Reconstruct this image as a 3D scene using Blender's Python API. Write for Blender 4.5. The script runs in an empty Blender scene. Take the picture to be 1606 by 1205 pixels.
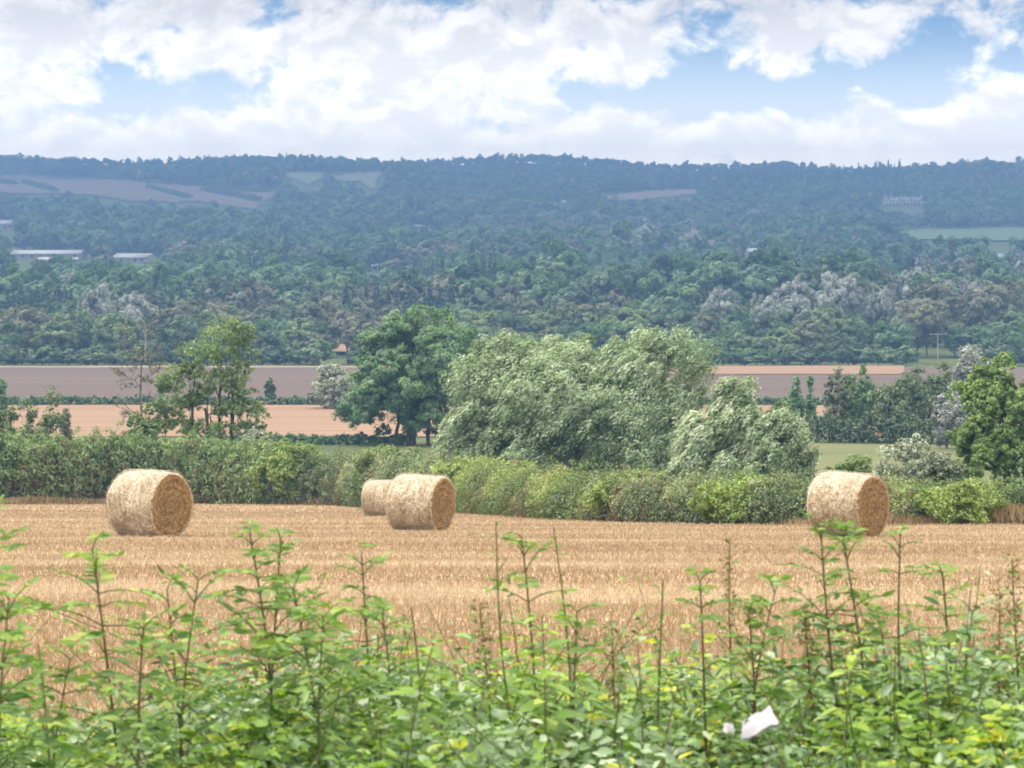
import bpy, math, random
import numpy as np
from mathutils import Vector, Matrix

SC = bpy.context.scene
COL = SC.collection
RNG = np.random.default_rng(7)
random.seed(7)
F = 4460.0            # focal length in pixels of a 1606 wide frame (100 mm lens)
EYE = 32.0            # eye height above datum
PI = math.pi

# ------------------------------------------------------------------ terrain
DROP_D = [-400, 0, 8, 12, 60, 100, 140, 170, 200, 250, 300, 330, 420, 450, 560, 600, 650]
DROP_V = [1.7, 1.7, 1.76, 2.0, 5.98, 9.3, 12.6, 14.9, 16.7, 18.8, 20.0, 20.7, 22.0, 22.9, 23.7, 24.0, 25.2]
YR_X = [-400, 0, 150, 300, 420, 620, 700, 900, 1000, 1100, 1250, 1400, 1606, 2000]
YR_Y = [266, 266, 267, 263, 251, 252, 273, 272, 282, 281, 271, 260, 249, 242]
YF_X = [-400, 0, 100, 250, 450, 620, 750, 900, 1050, 1150, 1230, 1300, 1606, 2000]
YF_Y = [246, 247, 252, 252, 248, 254, 248, 253, 259, 256, 255, 264, 263, 262]
KD = [650, 750, 900, 1100, 1400, 1800, 2200, 2600]
KY = [573, 545, 513, 478, 440, 402, 367, 325]

def yt(y, d):
    return -(y - 400.0) / F * d

def gz(x, y):
    """ground height at world x, y (arrays allowed)"""
    x = np.asarray(x, float); y = np.asarray(y, float)
    x, y = np.broadcast_arrays(x, y)
    d = y
    near = -np.interp(d, DROP_D, DROP_V)
    px = np.clip(803 + F * x / np.maximum(d, 50.0), -400, 2000)
    yr = np.interp(px, YR_X, YR_Y); yf = np.interp(px, YF_X, YF_Y)
    ks = list(KD) + [2900, 3000, 3200, 3480, 3650, 3900]
    zs = [np.full(px.shape, yt(k, dd)) for k, dd in zip(KY, KD)]
    zs += [yt(yr + 17, 2900), yt(yr + 32, 3000), yt(yr + 44, 3200), yt(yf + 8, 3480), yt(yf + 20, 3650), yt(yf + 70, 3900)]
    far = zs[0].copy()
    for i in range(len(ks) - 1):
        t = np.clip((d - ks[i]) / (ks[i + 1] - ks[i]), 0, 1)
        far = np.where(d >= ks[i], zs[i] * (1 - t) + zs[i + 1] * t, far)
    z = np.where(d < 650, near, far)
    k = np.clip((d - 14) / 60, 0, 1)
    z = z + k * (0.02 * np.sin(x * 0.21 + d * 0.05) + 0.02 * np.sin(x * 0.08 - d * 0.11 + 1.3))
    k2 = np.clip((d - 700) / 500, 0, 1)
    z = z + k2 * (1.6 * np.sin(x * 0.02 + 0.6) * np.sin(d * 0.013) + 1.2 * np.sin(x * 0.011 - d * 0.007))
    return EYE + z

def at(px, d):
    """ground point at pixel column px, distance d"""
    x = (px - 803) / F * d
    return np.array([x, d, float(gz(x, d))])

_DS = np.concatenate([np.linspace(5, 700, 2781), np.linspace(702, 3640, 1470)])
def hit(px, py, dmin=5.0):
    """first ground point seen at pixel px, py"""
    xs = (px - 803) / F * _DS
    yy = 400 - (gz(xs, _DS) - EYE) / _DS * F
    k = np.where((yy <= py) & (_DS >= dmin))[0]
    d = _DS[k[0]] if len(k) else 3470.0
    return at(px, d)

def ztop(py, d):
    return EYE - (py - 400) / F * d

def pxpy(x, y, z):
    return 803 + F * x / y, 400 - F * (z - EYE) / y

# ------------------------------------------------------------------ mesh helpers
def raw_mesh(name, V, faces_flat, sizes, mats, midx=None, attrs=None, smooth=False):
    me = bpy.data.meshes.new(name)
    V = np.asarray(V, np.float32)
    faces_flat = np.asarray(faces_flat, np.int32); sizes = np.asarray(sizes, np.int32)
    me.vertices.add(len(V)); me.vertices.foreach_set('co', V.ravel())
    me.loops.add(len(faces_flat)); me.loops.foreach_set('vertex_index', faces_flat)
    me.polygons.add(len(sizes))
    starts = np.concatenate([[0], np.cumsum(sizes)[:-1]]).astype(np.int32)
    me.polygons.foreach_set('loop_start', starts)
    me.polygons.foreach_set('loop_total', sizes)
    for m in mats: me.materials.append(m)
    if midx is not None: me.polygons.foreach_set('material_index', np.asarray(midx, np.int32))
    if smooth: me.polygons.foreach_set('use_smooth', np.ones(len(sizes), bool))
    me.update(calc_edges=True)
    for k, v in (attrs or {}).items():
        a = me.attributes.new(k, 'FLOAT', 'FACE'); a.data.foreach_set('value', np.asarray(v, np.float32))
    me.validate()
    return me

class MB:
    """collects faces, then links them as one mesh object"""
    def __init__(s):
        s.V = []; s.Fc = []; s.S = []; s.T = []; s.M = []; s.n = 0
    def add(s, V, F_, tone=None, mat=0):
        V = np.asarray(V, float); F_ = np.asarray(F_, int)
        s.V.append(V); s.Fc.append((F_ + s.n).ravel()); s.S.append(np.full(len(F_), F_.shape[1]))
        s.T.append(np.full(len(F_), .5) if tone is None else np.broadcast_to(np.asarray(tone, float), (len(F_),)))
        s.M.append(np.broadcast_to(np.asarray(mat), (len(F_),))); s.n += len(V)
        return s
    def mesh(s, name, mats, smooth=False):
        if not isinstance(mats, (list, tuple)): mats = [mats]
        return raw_mesh(name, np.concatenate(s.V), np.concatenate(s.Fc), np.concatenate(s.S), mats,
                        np.concatenate(s.M), {'tone': np.concatenate(s.T)}, smooth)
    def obj(s, name, mats, parent=None, smooth=False):
        return link(name, s.mesh(name, mats, smooth), parent)
    # --- shapes
    def box(s, c, size, rz=0.0, tone=None, mat=0):
        x, y, z = [v / 2 for v in size]
        v = np.array([[-x,-y,-z],[x,-y,-z],[x,y,-z],[-x,y,-z],[-x,-y,z],[x,-y,z],[x,y,z],[-x,y,z]])
        ca, sa = math.cos(rz), math.sin(rz)
        v = np.stack([v[:,0]*ca - v[:,1]*sa, v[:,0]*sa + v[:,1]*ca, v[:,2]], 1) + np.asarray(c)
        return s.add(v, [[0,3,2,1],[4,5,6,7],[0,1,5,4],[1,2,6,5],[2,3,7,6],[3,0,4,7]], tone, mat)
    def tube(s, pts, rad, seg=7, tone=None, mat=0, cap=True):
        P = np.asarray(pts, float); n = len(P)
        R = np.broadcast_to(np.asarray(rad, float), (n,))
        T = np.gradient(P, axis=0); T /= np.linalg.norm(T, axis=1, keepdims=True) + 1e-9
        ref = np.array([1.0, 0, 0]) if abs(T[:, 0]).mean() < .8 else np.array([0, 1.0, 0])
        A = np.cross(T, ref); A /= np.linalg.norm(A, axis=1, keepdims=True) + 1e-9
        B = np.cross(T, A)
        th = np.arange(seg) * 2 * PI / seg
        V = (P[:, None] + R[:, None, None] * (np.cos(th)[None, :, None] * A[:, None] + np.sin(th)[None, :, None] * B[:, None])).reshape(-1, 3)
        i, j = np.meshgrid(np.arange(n - 1), np.arange(seg), indexing='ij')
        a = (i * seg + j).ravel(); b = (i * seg + (j + 1) % seg).ravel()
        s.add(V, np.stack([a, b, b + seg, a + seg], 1), tone, mat)
        if cap:
            s.add(np.vstack([V[-seg:], P[-1:]]), [[k, (k + 1) % seg, seg] for k in range(seg)], tone, mat)
        return s
    def quads(s, c, nrm, ax, L, W, tone=None, mat=0, bend=0.0):
        """rhombic leaves: centres c, normals nrm, long axes ax"""
        c = np.asarray(c); N = len(c)
        nrm = unit(nrm); ax = unit(ax - nrm * (ax * nrm).sum(1, keepdims=True))
        sd = np.cross(nrm, ax)
        L = np.broadcast_to(np.asarray(L, float), (N,))[:, None]; W = np.broadcast_to(np.asarray(W, float), (N,))[:, None]
        V = np.empty((N, 4, 3))
        V[:, 0] = c - ax * L * .5 - nrm * L * bend
        V[:, 1] = c + sd * W * .5 - ax * L * .06
        V[:, 2] = c + ax * L * .5 - nrm * L * bend
        V[:, 3] = c - sd * W * .5 - ax * L * .06
        return s.add(V.reshape(-1, 3), np.arange(4 * N).reshape(N, 4), tone, mat)
    def leaves(s, base, ax, nrm, L, W, tone=None, mat=0, droop=.12):
        """leaf blades with a folded midrib, growing from base along ax"""
        base = np.asarray(base); N = len(base)
        ax = unit(ax); nrm = unit(nrm - ax * (nrm * ax).sum(1, keepdims=True)); sd = np.cross(nrm, ax)
        L = np.broadcast_to(np.asarray(L, float), (N,))[:, None]; W = np.broadcast_to(np.asarray(W, float), (N,))[:, None]
        V = np.empty((N, 8, 3)); up = nrm
        V[:, 0] = base
        V[:, 1] = base + ax * L * .28 + sd * W * .46 + up * W * .14
        V[:, 2] = base + ax * L * .62 + sd * W * .40 + up * W * .10 - up * L * droop * .4
        V[:, 3] = base + ax * L - up * L * droop
        V[:, 4] = base + ax * L * .62 - sd * W * .40 + up * W * .10 - up * L * droop * .4
        V[:, 5] = base + ax * L * .28 - sd * W * .46 + up * W * .14
        V[:, 6] = base + ax * L * .30
        V[:, 7] = base + ax * L * .64 - up * L * droop * .45
        q = np.array([[0,1,6,0],[1,2,7,6],[2,3,7,2],[3,4,7,3],[4,5,6,7],[5,0,6,5]])
        o = np.arange(N)[:, None] * 8
        tri = np.concatenate([o + np.array([[0,1,6]]), o + np.array([[2,3,7]]), o + np.array([[3,4,7]]), o + np.array([[5,0,6]])], 0)
        qd = np.concatenate([o + np.array([[1,2,7,6]]), o + np.array([[4,5,6,7]])], 0)
        V = V.reshape(-1, 3)
        tone = np.broadcast_to(np.asarray(.5 if tone is None else tone, float), (N,))
        n0 = s.n
        s.add(V, tri, np.tile(tone, 4), mat)
        s.Fc.append((qd + n0).ravel()); s.S.append(np.full(len(qd), 4)); s.T.append(np.tile(tone, 2)); s.M.append(np.full(len(qd), mat))
        return s

def unit(v):
    v = np.asarray(v, float)
    return v / (np.linalg.norm(v, axis=-1, keepdims=True) + 1e-9)

def rdir(n, rng=None):
    return unit((rng or RNG).normal(size=(n, 3)))

def link(name, me, parent=None):
    o = bpy.data.objects.new(name, me); COL.objects.link(o)
    if parent is not None: o.parent = parent
    return o

def empty(name, loc=(0, 0, 0), rz=0.0):
    o = bpy.data.objects.new(name, None); COL.objects.link(o)
    o.location = [float(v) for v in loc]; o.rotation_euler = (0, 0, rz); o.empty_display_size = .3
    return o

def tag(o, label=None, cat=None, group=None, kind=None):
    if label: o['label'] = label
    if cat: o['category'] = cat
    if group: o['group'] = group
    if kind: o['kind'] = kind
    return o

def thing(name, label, cat, loc=(0, 0, 0), rz=0.0, group=None):
    return tag(empty(name, loc, rz), label, cat, group)

# ------------------------------------------------------------------ materials
class NT:
    def __init__(s, tree):
        s.t = tree; s.n = tree.nodes; s.l = tree.links
    def node(s, typ, **kw):
        n = s.n.new(typ)
        for k, v in kw.items(): setattr(n, k, v)
        return n
    def put(s, sock, v):
        if hasattr(v, 'is_linked') or hasattr(v, 'links'): s.l.new(v, sock)
        else: sock.default_value = v
    def math(s, op, a, b=None, c=None, clamp=False):
        n = s.node('ShaderNodeMath', operation=op); n.use_clamp = clamp
        s.put(n.inputs[0], a)
        if b is not None: s.put(n.inputs[1], b)
        if c is not None: s.put(n.inputs[2], c)
        return n.outputs[0]
    def mix(s, f, a, b, blend='MIX'):
        n = s.node('ShaderNodeMix', data_type='RGBA', blend_type=blend)
        s.put(n.inputs[0], f); s.put(n.inputs[6], a); s.put(n.inputs[7], b)
        return n.outputs[2]
    def noise(s, vec, scale, detail=4, rough=.55, dist=0.0):
        n = s.node('ShaderNodeTexNoise'); n.inputs['Scale'].default_value = scale
        n.inputs['Detail'].default_value = detail; n.inputs['Roughness'].default_value = rough
        n.inputs['Distortion'].default_value = dist
        if vec is not None: s.l.new(vec, n.inputs['Vector'])
        return n.outputs['Fac']
    def ramp(s, fac, stops):
        n = s.node('ShaderNodeValToRGB'); r = n.color_ramp
        while len(r.elements) > 1: r.elements.remove(r.elements[0])
        r.elements[0].position = stops[0][0]; r.elements[0].color = (*stops[0][1], 1)
        for p, c in stops[1:]:
            e = r.elements.new(p); e.color = (*c, 1)
        s.l.new(fac, n.inputs[0]); return n.outputs[0]
    def scale_col(s, col, f):
        n = s.node('ShaderNodeVectorMath', operation='SCALE'); s.l.new(col, n.inputs[0]); s.put(n.inputs['Scale'], f)
        return n.outputs[0]
    def mapr(s, v, a, b, c=0.0, d=1.0):
        n = s.node('ShaderNodeMapRange'); n.interpolation_type = 'SMOOTHSTEP'
        s.put(n.inputs[0], v); n.inputs[1].default_value = a; n.inputs[2].default_value = b
        n.inputs[3].default_value = c; n.inputs[4].default_value = d
        return n.outputs[0]
    def scaled(s, vec, sc):
        n = s.node('ShaderNodeVectorMath', operation='MULTIPLY'); s.l.new(vec, n.inputs[0]); n.inputs[1].default_value = sc
        return n.outputs[0]

def material(name):
    m = bpy.data.materials.new(name); m.use_nodes = True
    t = NT(m.node_tree); t.n.clear()
    out = t.node('ShaderNodeOutputMaterial')
    return m, t, out

def foliage(name, stops, trans=.3, gloss=.05, rough=.45, vary=0.14, by_instance=0.0, transcol=1.25):
    """leaf stuff: colour from each leaf's own tone"""
    m, t, out = material(name)
    at_ = t.node('ShaderNodeAttribute', attribute_name='tone')
    tone = at_.outputs['Fac']
    geo = t.node('ShaderNodeNewGeometry')
    rnd = t.math('MULTIPLY_ADD', geo.outputs['Random Per Island'], vary, -vary / 2)
    tone = t.math('ADD', tone, rnd)
    if by_instance:
        oi = t.node('ShaderNodeObjectInfo')
        tone = t.math('ADD', tone, t.math('MULTIPLY_ADD', oi.outputs['Random'], by_instance, -by_instance / 2), clamp=True)
    col = t.ramp(tone, stops)
    d = t.node('ShaderNodeBsdfDiffuse'); t.l.new(col, d.inputs[0])
    tr = t.node('ShaderNodeBsdfTranslucent')
    tc = t.mix(1.0, col, (transcol, transcol, transcol * .6, 1), 'MULTIPLY'); t.l.new(tc, tr.inputs[0])
    mx = t.node('ShaderNodeMixShader'); mx.inputs[0].default_value = trans
    t.l.new(d.outputs[0], mx.inputs[1]); t.l.new(tr.outputs[0], mx.inputs[2])
    res = mx.outputs[0]
    if gloss:
        g = t.node('ShaderNodeBsdfGlossy'); g.inputs['Roughness'].default_value = rough
        m2 = t.node('ShaderNodeMixShader'); m2.inputs[0].default_value = gloss
        t.l.new(res, m2.inputs[1]); t.l.new(g.outputs[0], m2.inputs[2]); res = m2.outputs[0]
    t.l.new(res, out.inputs[0])
    return m

def plain(name, col, col2=None, scale=3.0, rough=.85, bump=0.0, coords='Object', detail=5, stretch=None, spec=.25):
    m, t, out = material(name)
    p = t.node('ShaderNodeBsdfPrincipled'); p.inputs['Roughness'].default_value = rough
    p.inputs['Specular IOR Level'].default_value = spec
    tc = t.node('ShaderNodeTexCoord'); v = tc.outputs[coords]
    if stretch: v = t.scaled(v, stretch)
    n = t.noise(v, scale, detail, .6)
    c = t.mix(t.mapr(n, .3, .7), (*col, 1), (*(col2 or [x * .7 for x in col]), 1))
    t.l.new(c, p.inputs['Base Color'])
    if bump:
        b = t.node('ShaderNodeBump'); b.inputs['Strength'].default_value = bump; b.inputs['Distance'].default_value = .05
        t.l.new(n, b.inputs['Height']); t.l.new(b.outputs[0], p.inputs['Normal'])
    t.l.new(p.outputs[0], out.inputs[0])
    return m

M = {}
M['bark'] = plain('bark', (.10, .085, .065), (.05, .045, .035), 6, bump=.6, stretch=(1, 1, .25))
M['pale_bark'] = plain('pale_bark', (.17, .155, .13), (.08, .07, .06), 6, bump=.5, stretch=(1, 1, .25))
M['stem'] = plain('stem', (.10, .075, .035), (.07, .085, .03), 14, rough=.7)
M['green_stem'] = plain('green_stem', (.13, .15, .05), (.12, .08, .045), 14, rough=.7)
M['earth'] = plain('earth', (.09, .08, .045), (.045, .06, .025), .25, coords='Object')

# ------------------------------------------------------------------ ground sheet and fields
def build_terrain():
    ds = np.concatenate([np.linspace(-40, 0, 9), np.linspace(1, 60, 70), np.linspace(62, 200, 70), np.linspace(205, 700, 100), np.linspace(715, 3780, 200)])
    ss = np.linspace(-1, 1, 101)
    D, S = np.meshgrid(ds, ss, indexing='ij')
    X = S * (np.maximum(D, 0) * .27 + 45)
    Z = gz(X, D)
    V = np.stack([X, D, Z], -1).reshape(-1, 3)
    n = len(ss); i, j = np.meshgrid(np.arange(len(ds) - 1), np.arange(n - 1), indexing='ij')
    a = (i * n + j).ravel()
    Fq = np.stack([a, a + 1, a + 1 + n, a + n], 1)
    m, t, out = material('rough_grass')
    p = t.node('ShaderNodeBsdfPrincipled'); p.inputs['Roughness'].default_value = .95; p.inputs['Specular IOR Level'].default_value = .1
    g = t.node('ShaderNodeNewGeometry'); pos = g.outputs['Position']
    n1 = t.noise(pos, .04, 5, .6); n2 = t.noise(pos, 1.6, 4, .6)
    c = t.ramp(n1, [(.3, (.05, .075, .025)), (.5, (.085, .11, .04)), (.7, (.15, .15, .06))])
    c = t.mix(t.mapr(n2, .3, .75), c, (.06, .085, .03, 1))
    t.l.new(c, p.inputs['Base Color']); t.l.new(p.outputs[0], out.inputs[0])
    o = link('ground', raw_mesh('ground', V, Fq.ravel(), np.full(len(Fq), 4), [m], smooth=True))
    tag(o, kind='structure')

def sheet(name, left, right, d0, d1, nd, ns, lift, mat):
    """field sheet: left(d), right(d) give world x limits for a distance d"""
    ds = np.linspace(d0, d1, nd); ss = np.linspace(0, 1, ns)
    D, S = np.meshgrid(ds, ss, indexing='ij')
    l = np.array([left(d) for d in ds])[:, None]; r = np.array([right(d) for d in ds])[:, None]
    X = l + (r - l) * S
    Z = gz(X, D) + lift
    V = np.stack([X, D, Z], -1).reshape(-1, 3)
    n = ns; i, j = np.meshgrid(np.arange(nd - 1), np.arange(n - 1), indexing='ij')
    a = (i * n + j).ravel()
    Fq = np.stack([a, a + 1, a + 1 + n, a + n], 1)
    return tag(link(name, raw_mesh(name, V, Fq.ravel(), np.full(len(Fq), 4), [mat], smooth=True)), kind='structure')

def field_mat(name, stops, band=(.05, .55), band_scale=1.0, fine=9.0, bump=.5, rowdir=0.0, fine_amt=.35):
    m, t, out = material(name)
    p = t.node('ShaderNodeBsdfPrincipled'); p.inputs['Roughness'].default_value = .95; p.inputs['Specular IOR Level'].default_value = .08
    g = t.node('ShaderNodeNewGeometry'); pos = g.outputs['Position']
    mp = t.node('ShaderNodeMapping'); t.l.new(pos, mp.inputs[0]); mp.inputs['Rotation'].default_value = (0, 0, rowdir)
    mp.inputs['Scale'].default_value = (band[0], band[1], .2)
    b = t.noise(mp.outputs[0], band_scale, 5, .62, .25)
    f = t.noise(t.scaled(pos, (1, .6, 1)), fine, 4, .7)
    v = t.math('ADD', t.math('MULTIPLY', b, 1 - fine_amt), t.math('MULTIPLY', f, fine_amt))
    c = t.ramp(v, stops)
    t.l.new(c, p.inputs['Base Color'])
    if bump:
        bm = t.node('ShaderNodeBump'); bm.inputs['Strength'].default_value = bump; bm.inputs['Distance'].default_value = .08
        t.l.new(f, bm.inputs['Height']); t.l.new(bm.outputs[0], p.inputs['Normal'])
    t.l.new(p.outputs[0], out.inputs[0])
    return m

# near stubble field: far edge follows the hedge
EDGE_PX = [-500, 0, 300, 560, 720, 800, 900, 1050, 1250, 1606, 2100]
EDGE_Y = [797, 797, 796, 798, 804, 809, 815, 820, 823.5, 824.5, 825]
def edge_d(px):
    y = np.interp(px, EDGE_PX, EDGE_Y)
    return F / (y - 770.0)
EDGE = [at(p, edge_d(p))[:2] for p in np.linspace(-500, 2100, 131)]
EDGE = np.array(EDGE)

def in_field(x, y):
    """True where the near stubble field is"""
    px = 803 + F * np.asarray(x) / np.maximum(np.asarray(y), 1e-3)
    return np.asarray(y) < edge_d(np.clip(px, -500, 2100))

def build_fields():
    M['stubble'] = field_mat('stubble_soil', [(.34, (.19, .125, .072)), (.45, (.27, .182, .108)), (.55, (.35, .25, .157)), (.66, (.47, .375, .26))], band=(.035, .42), fine=16, rowdir=.06)
    pxs = np.linspace(-500, 2100, 131); rows = 90
    V = []; 
    for p in pxs:
        de = float(edge_d(p))
        for k in range(rows):
            d = 9.0 * (de / 9.0) ** (k / (rows - 1))
            x = (p - 803) / F * d
            V.append((x, d, float(gz(x, d)) + .02))
    i, j = np.meshgrid(np.arange(len(pxs) - 1), np.arange(rows - 1), indexing='ij')
    a = (i * rows + j).ravel()
    Fq = np.stack([a, a + rows, a + rows + 1, a + 1], 1)
    tag(link('stubble_field', raw_mesh('stubble_field', V, Fq.ravel(), np.full(len(Fq), 4), [M['stubble']], smooth=True)), kind='structure')
    fx = lambda px: (lambda d: (px - 803) / F * d)
    M['orange_stubble'] = field_mat('orange_stubble', [(.3, (.17, .112, .070)), (.5, (.235, .158, .105)), (.7, (.31, .22, .155))], band=(.006, .35), fine=3, bump=.3)
    M['plough'] = field_mat('ploughed_soil', [(.3, (.075, .056, .047)), (.5, (.112, .086, .073)), (.72, (.17, .138, .115))], band=(.004, .4), fine=2.2, bump=.6)
    M['verge'] = field_mat('dry_margin', [(.3, (.22, .165, .115)), (.6, (.29, .235, .165))], band=(.02, .05), fine=1.5, bump=.2)
    M['meadow'] = field_mat('meadow_grass', [(.3, (.09, .11, .045)), (.5, (.12, .135, .06)), (.7, (.17, .165, .085))], band=(.02, .10), fine=2.5, bump=.3)
    sheet('stubble_strip', fx(-150), fx(790), 318, 414, 30, 40, .10, M['orange_stubble'])
    sheet('stubble_strip', fx(1000), fx(1480), 318, 414, 30, 40, .10, M['orange_stubble'])
    sheet('ploughed_field', fx(-250), fx(1700), 418, 607, 40, 60, .12, M['plough'])
    sheet('field_margin', fx(-250), fx(840), 608, 630, 10, 40, .14, M['verge'])
    sheet('stubble_strip', fx(1010), fx(1418), 560, 626, 12, 30, .24, M['orange_stubble'])
    sheet('meadow', fx(1180), fx(1560), 185, 302, 40, 30, .06, M['meadow'])
    sheet('stubble_strip', fx(505), fx(560), 700, 760, 6, 8, 1.0, M['orange_stubble'])

# hill fields seen between the woods: image outlines laid onto the terrain
HILL = [
    ('hill_field', [(-60, 277), (40, 278), (140, 281), (250, 290), (340, 296), (436, 303), (425, 312), (398, 330), (350, 324), (316, 318), (270, 319), (200, 317), (150, 308), (80, 305), (-60, 304)], (.125, .10, .085), (.16, .13, .105)),
    ('hill_pasture', [(443, 274), (505, 273), (504, 282), (490, 287), (482, 292), (470, 286), (452, 280)], (.125, .15, .095), (.16, .175, .12)),
    ('hill_pasture', [(520, 280), (560, 273), (601, 272), (592, 280), (588, 297), (580, 298), (566, 286), (540, 286)], (.125, .15, .095), (.16, .175, .12)),
    ('hill_field', [(945, 309), (1000, 303), (1060, 299), (1092, 299), (1090, 306), (1040, 312), (1010, 315), (960, 316)], (.14, .115, .095), (.18, .15, .12)),
    ('hill_pasture', [(1350, 369), (1440, 362), (1540, 360), (1680, 359), (1680, 380), (1560, 379), (1500, 378), (1440, 379), (1380, 376)], (.095, .145, .07), (.115, .165, .08)),
    ('hill_field', [(1400, 452), (1432, 449), (1425, 462), (1402, 462)], (.30, .24, .17), (.36, .30, .2)),
    ('hill_pasture', [(1480, 524), (1530, 524), (1530, 536), (1480, 538)], (.22, .20, .12), (.28, .26, .15)),
]
def inside(poly, px, py):
    px = np.asarray(px); py = np.asarray(py); r = np.zeros(px.shape, bool)
    n = len(poly)
    for k in range(n):
        x0, y0 = poly[k]; x1, y1 = poly[(k + 1) % n]
        c = ((y0 > py) != (y1 > py)) & (px < (x1 - x0) * (py - y0) / (y1 - y0 + 1e-9) + x0)
        r ^= c
    return r

def build_hill_fields():
    import bmesh
    for k, (name, poly, c1, c2) in enumerate(HILL):
        # densify the outline, drop it on the terrain, fill with a fine grid of points
        px = [p[0] for p in poly]; py = [p[1] for p in poly]
        x0, x1, y0, y1 = min(px), max(px), min(py), max(py)
        nx = max(8, int((x1 - x0) / 4)); ny = max(5, int((y1 - y0) / 2))
        gx = np.linspace(x0, x1, nx + 1); gy = np.linspace(y0, y1, ny + 1)
        idx = {}; V = []; Fc = []
        def vid(i, j):
            if (i, j) not in idx:
                idx[(i, j)] = len(V); h = hit(gx[i], gy[j], 640); V.append((h[0], h[1], h[2] + 1.2))
            return idx[(i, j)]
        for i in range(nx):
            for j in range(ny):
                if inside(poly, np.array([(gx[i] + gx[i+1]) / 2]), np.array([(gy[j] + gy[j+1]) / 2]))[0]:
                    Fc += [vid(i, j), vid(i, j + 1), vid(i + 1, j + 1), vid(i + 1, j)]
        m = field_mat('hill_field_%d' % k, [(.3, c1), (.7, c2)], band=(.004, .006), fine=.12, bump=0)
        o = link(name, raw_mesh(name, V, Fc, np.full(len(Fc) // 4, 4), [m], smooth=True)); tag(o, kind='structure')

# ------------------------------------------------------------------ trees
def crown_leaves(mb, rng, centre, rad, n_lobe, n_sub, n_leaf, leaf, aspect=.7, lobe_r=.30, sub_r=.42,
                 under=.35, wind=None, windk=0.0, tone=(.25, .75), tone_h=0.0, mat=0, flat=.0, lop=.22, shell=.55, nrand=.7, streak=0.0):
    """leaf clumps on lobes and sub-lobes filling an uneven ellipsoid. returns lobe centres"""
    rad = np.asarray(rad, float)
    d = rdir(n_lobe * 3, rng); d = d[d[:, 2] > -under][:n_lobe]
    ph = rng.uniform(0, 2 * PI, 4); az = np.arctan2(d[:, 1], d[:, 0])
    lump = 1 + lop * (np.sin(2 * az + ph[0]) * .5 + np.sin(3 * az + ph[1] + 3 * d[:, 2]) * .5 + rng.normal(0, .35, len(d)))
    r = rng.uniform(.25, 1, len(d)) ** .42 * (1 - lobe_r * .7) * lump
    lc = np.asarray(centre) + d * r[:, None] * rad
    lr = rng.uniform(.7, 1.25, len(d)) * lobe_r
    # sub-lobes
    k = np.repeat(np.arange(len(d)), n_sub)
    sd = unit(rdir(len(k), rng) + d[k] * .45 + np.array([0, 0, .25]))
    sc = lc[k] + sd * (lr[k] * rng.uniform(.55, 1.0, len(k)))[:, None] * rad
    sr = lr[k] * sub_r * rng.uniform(.6, 1.3, len(k))
    stone = rng.uniform(*tone, len(k)) + .10 * rng.normal(size=len(d))[k]
    q = np.repeat(np.arange(len(k)), n_leaf)
    ld = unit(rdir(len(q), rng) + sd[q] * .5)
    R = rad.mean()
    p = sc[q] + ld * (sr[q] * rng.uniform(shell, 1.05, len(q)))[:, None] * R * np.array([1, 1, .8])
    nrm = unit(ld * (.45 + nrand * .8) + d[k[q]] * (.7 - nrand) * 1.2 + rdir(len(q), rng) * nrand + np.array([0, 0, .35]))
    if streak: p = p + np.asarray(wind) * rng.uniform(-.4, 1, len(q))[:, None] * streak
    ax = rdir(len(q), rng)
    if wind is not None:
        ax = unit(ax * (1 - windk) + np.asarray(wind) * windk + rdir(len(q), rng) * .15)
    L = leaf * rng.uniform(.65, 1.35, len(q))
    tn = stone[q] + rng.normal(0, .08, len(q))
    if tone_h: tn = tn + tone_h * (p[:, 2] - centre[2]) / rad[2]
    mb.quads(p, nrm, ax, L, L * aspect * rng.uniform(.8, 1.2, len(q)), np.clip(tn, 0, 1), mat, bend=.08)
    return lc

def limbs(mb, rng, base, fork, targets, r0, mat=0, seg=7, wob=.06, lean=(0, 0)):
    """tapered trunk from base to fork, then a curved limb to each target"""
    base = np.asarray(base, float); fork = np.asarray(fork, float)
    t = np.linspace(0, 1, 6)[:, None]; h = np.linalg.norm(fork - base)
    P = base + (fork - base) * t + rng.normal(0, wob * .25 * h, (6, 3)) * np.sin(t * PI) * np.array([1, 1, .1])
    R = r0 * (1 - .35 * t[:, 0]); R[0] *= 1.35
    mb.tube(P, R, seg, mat=mat)
    for T in targets:
        T = np.asarray(T); s = rng.uniform(.55, 1.0); a = P[0] + (P[-1] - P[0]) * s
        mid = a * .5 + T * .5 + np.array([0, 0, .12 * np.linalg.norm(T - a)]) + rng.normal(0, .05 * np.linalg.norm(T - a), 3)
        u = np.linspace(0, 1, 6)[:, None]
        C = a * (1 - u) ** 2 + 2 * mid * u * (1 - u) + T * u ** 2
        mb.tube(C, r0 * rng.uniform(.28, .5) * (1 - .85 * u[:, 0]), 5, mat=mat, cap=False)

def tree_meshes(name, seed, H, W, base_frac, n_lobe, n_sub, n_leaf, leaf, mat, bark, r0=None, wd=None, **kw):
    """returns (crown mesh, trunk mesh) with the tree's base at the origin"""
    rng = np.random.default_rng(seed)
    c = np.array([0, 0, H * (base_frac + 1) / 2]); rad = np.array([W / 2, (wd or W) / 2, H * (1 - base_frac) / 2])
    cb = MB(); lc = crown_leaves(cb, rng, c, rad, n_lobe, n_sub, n_leaf, leaf, **kw)
    tb = MB(); r0 = r0 or H * .022
    pick = lc[rng.permutation(len(lc))[:max(6, len(lc) // 3)]]
    limbs(tb, rng, (0, 0, -.6), (rng.normal(0, .02 * H), 0, H * (base_frac + .22)), pick, r0)
    return cb.mesh(name + '_crown', mat), tb.mesh(name + '_trunk', bark, smooth=True)

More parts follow.
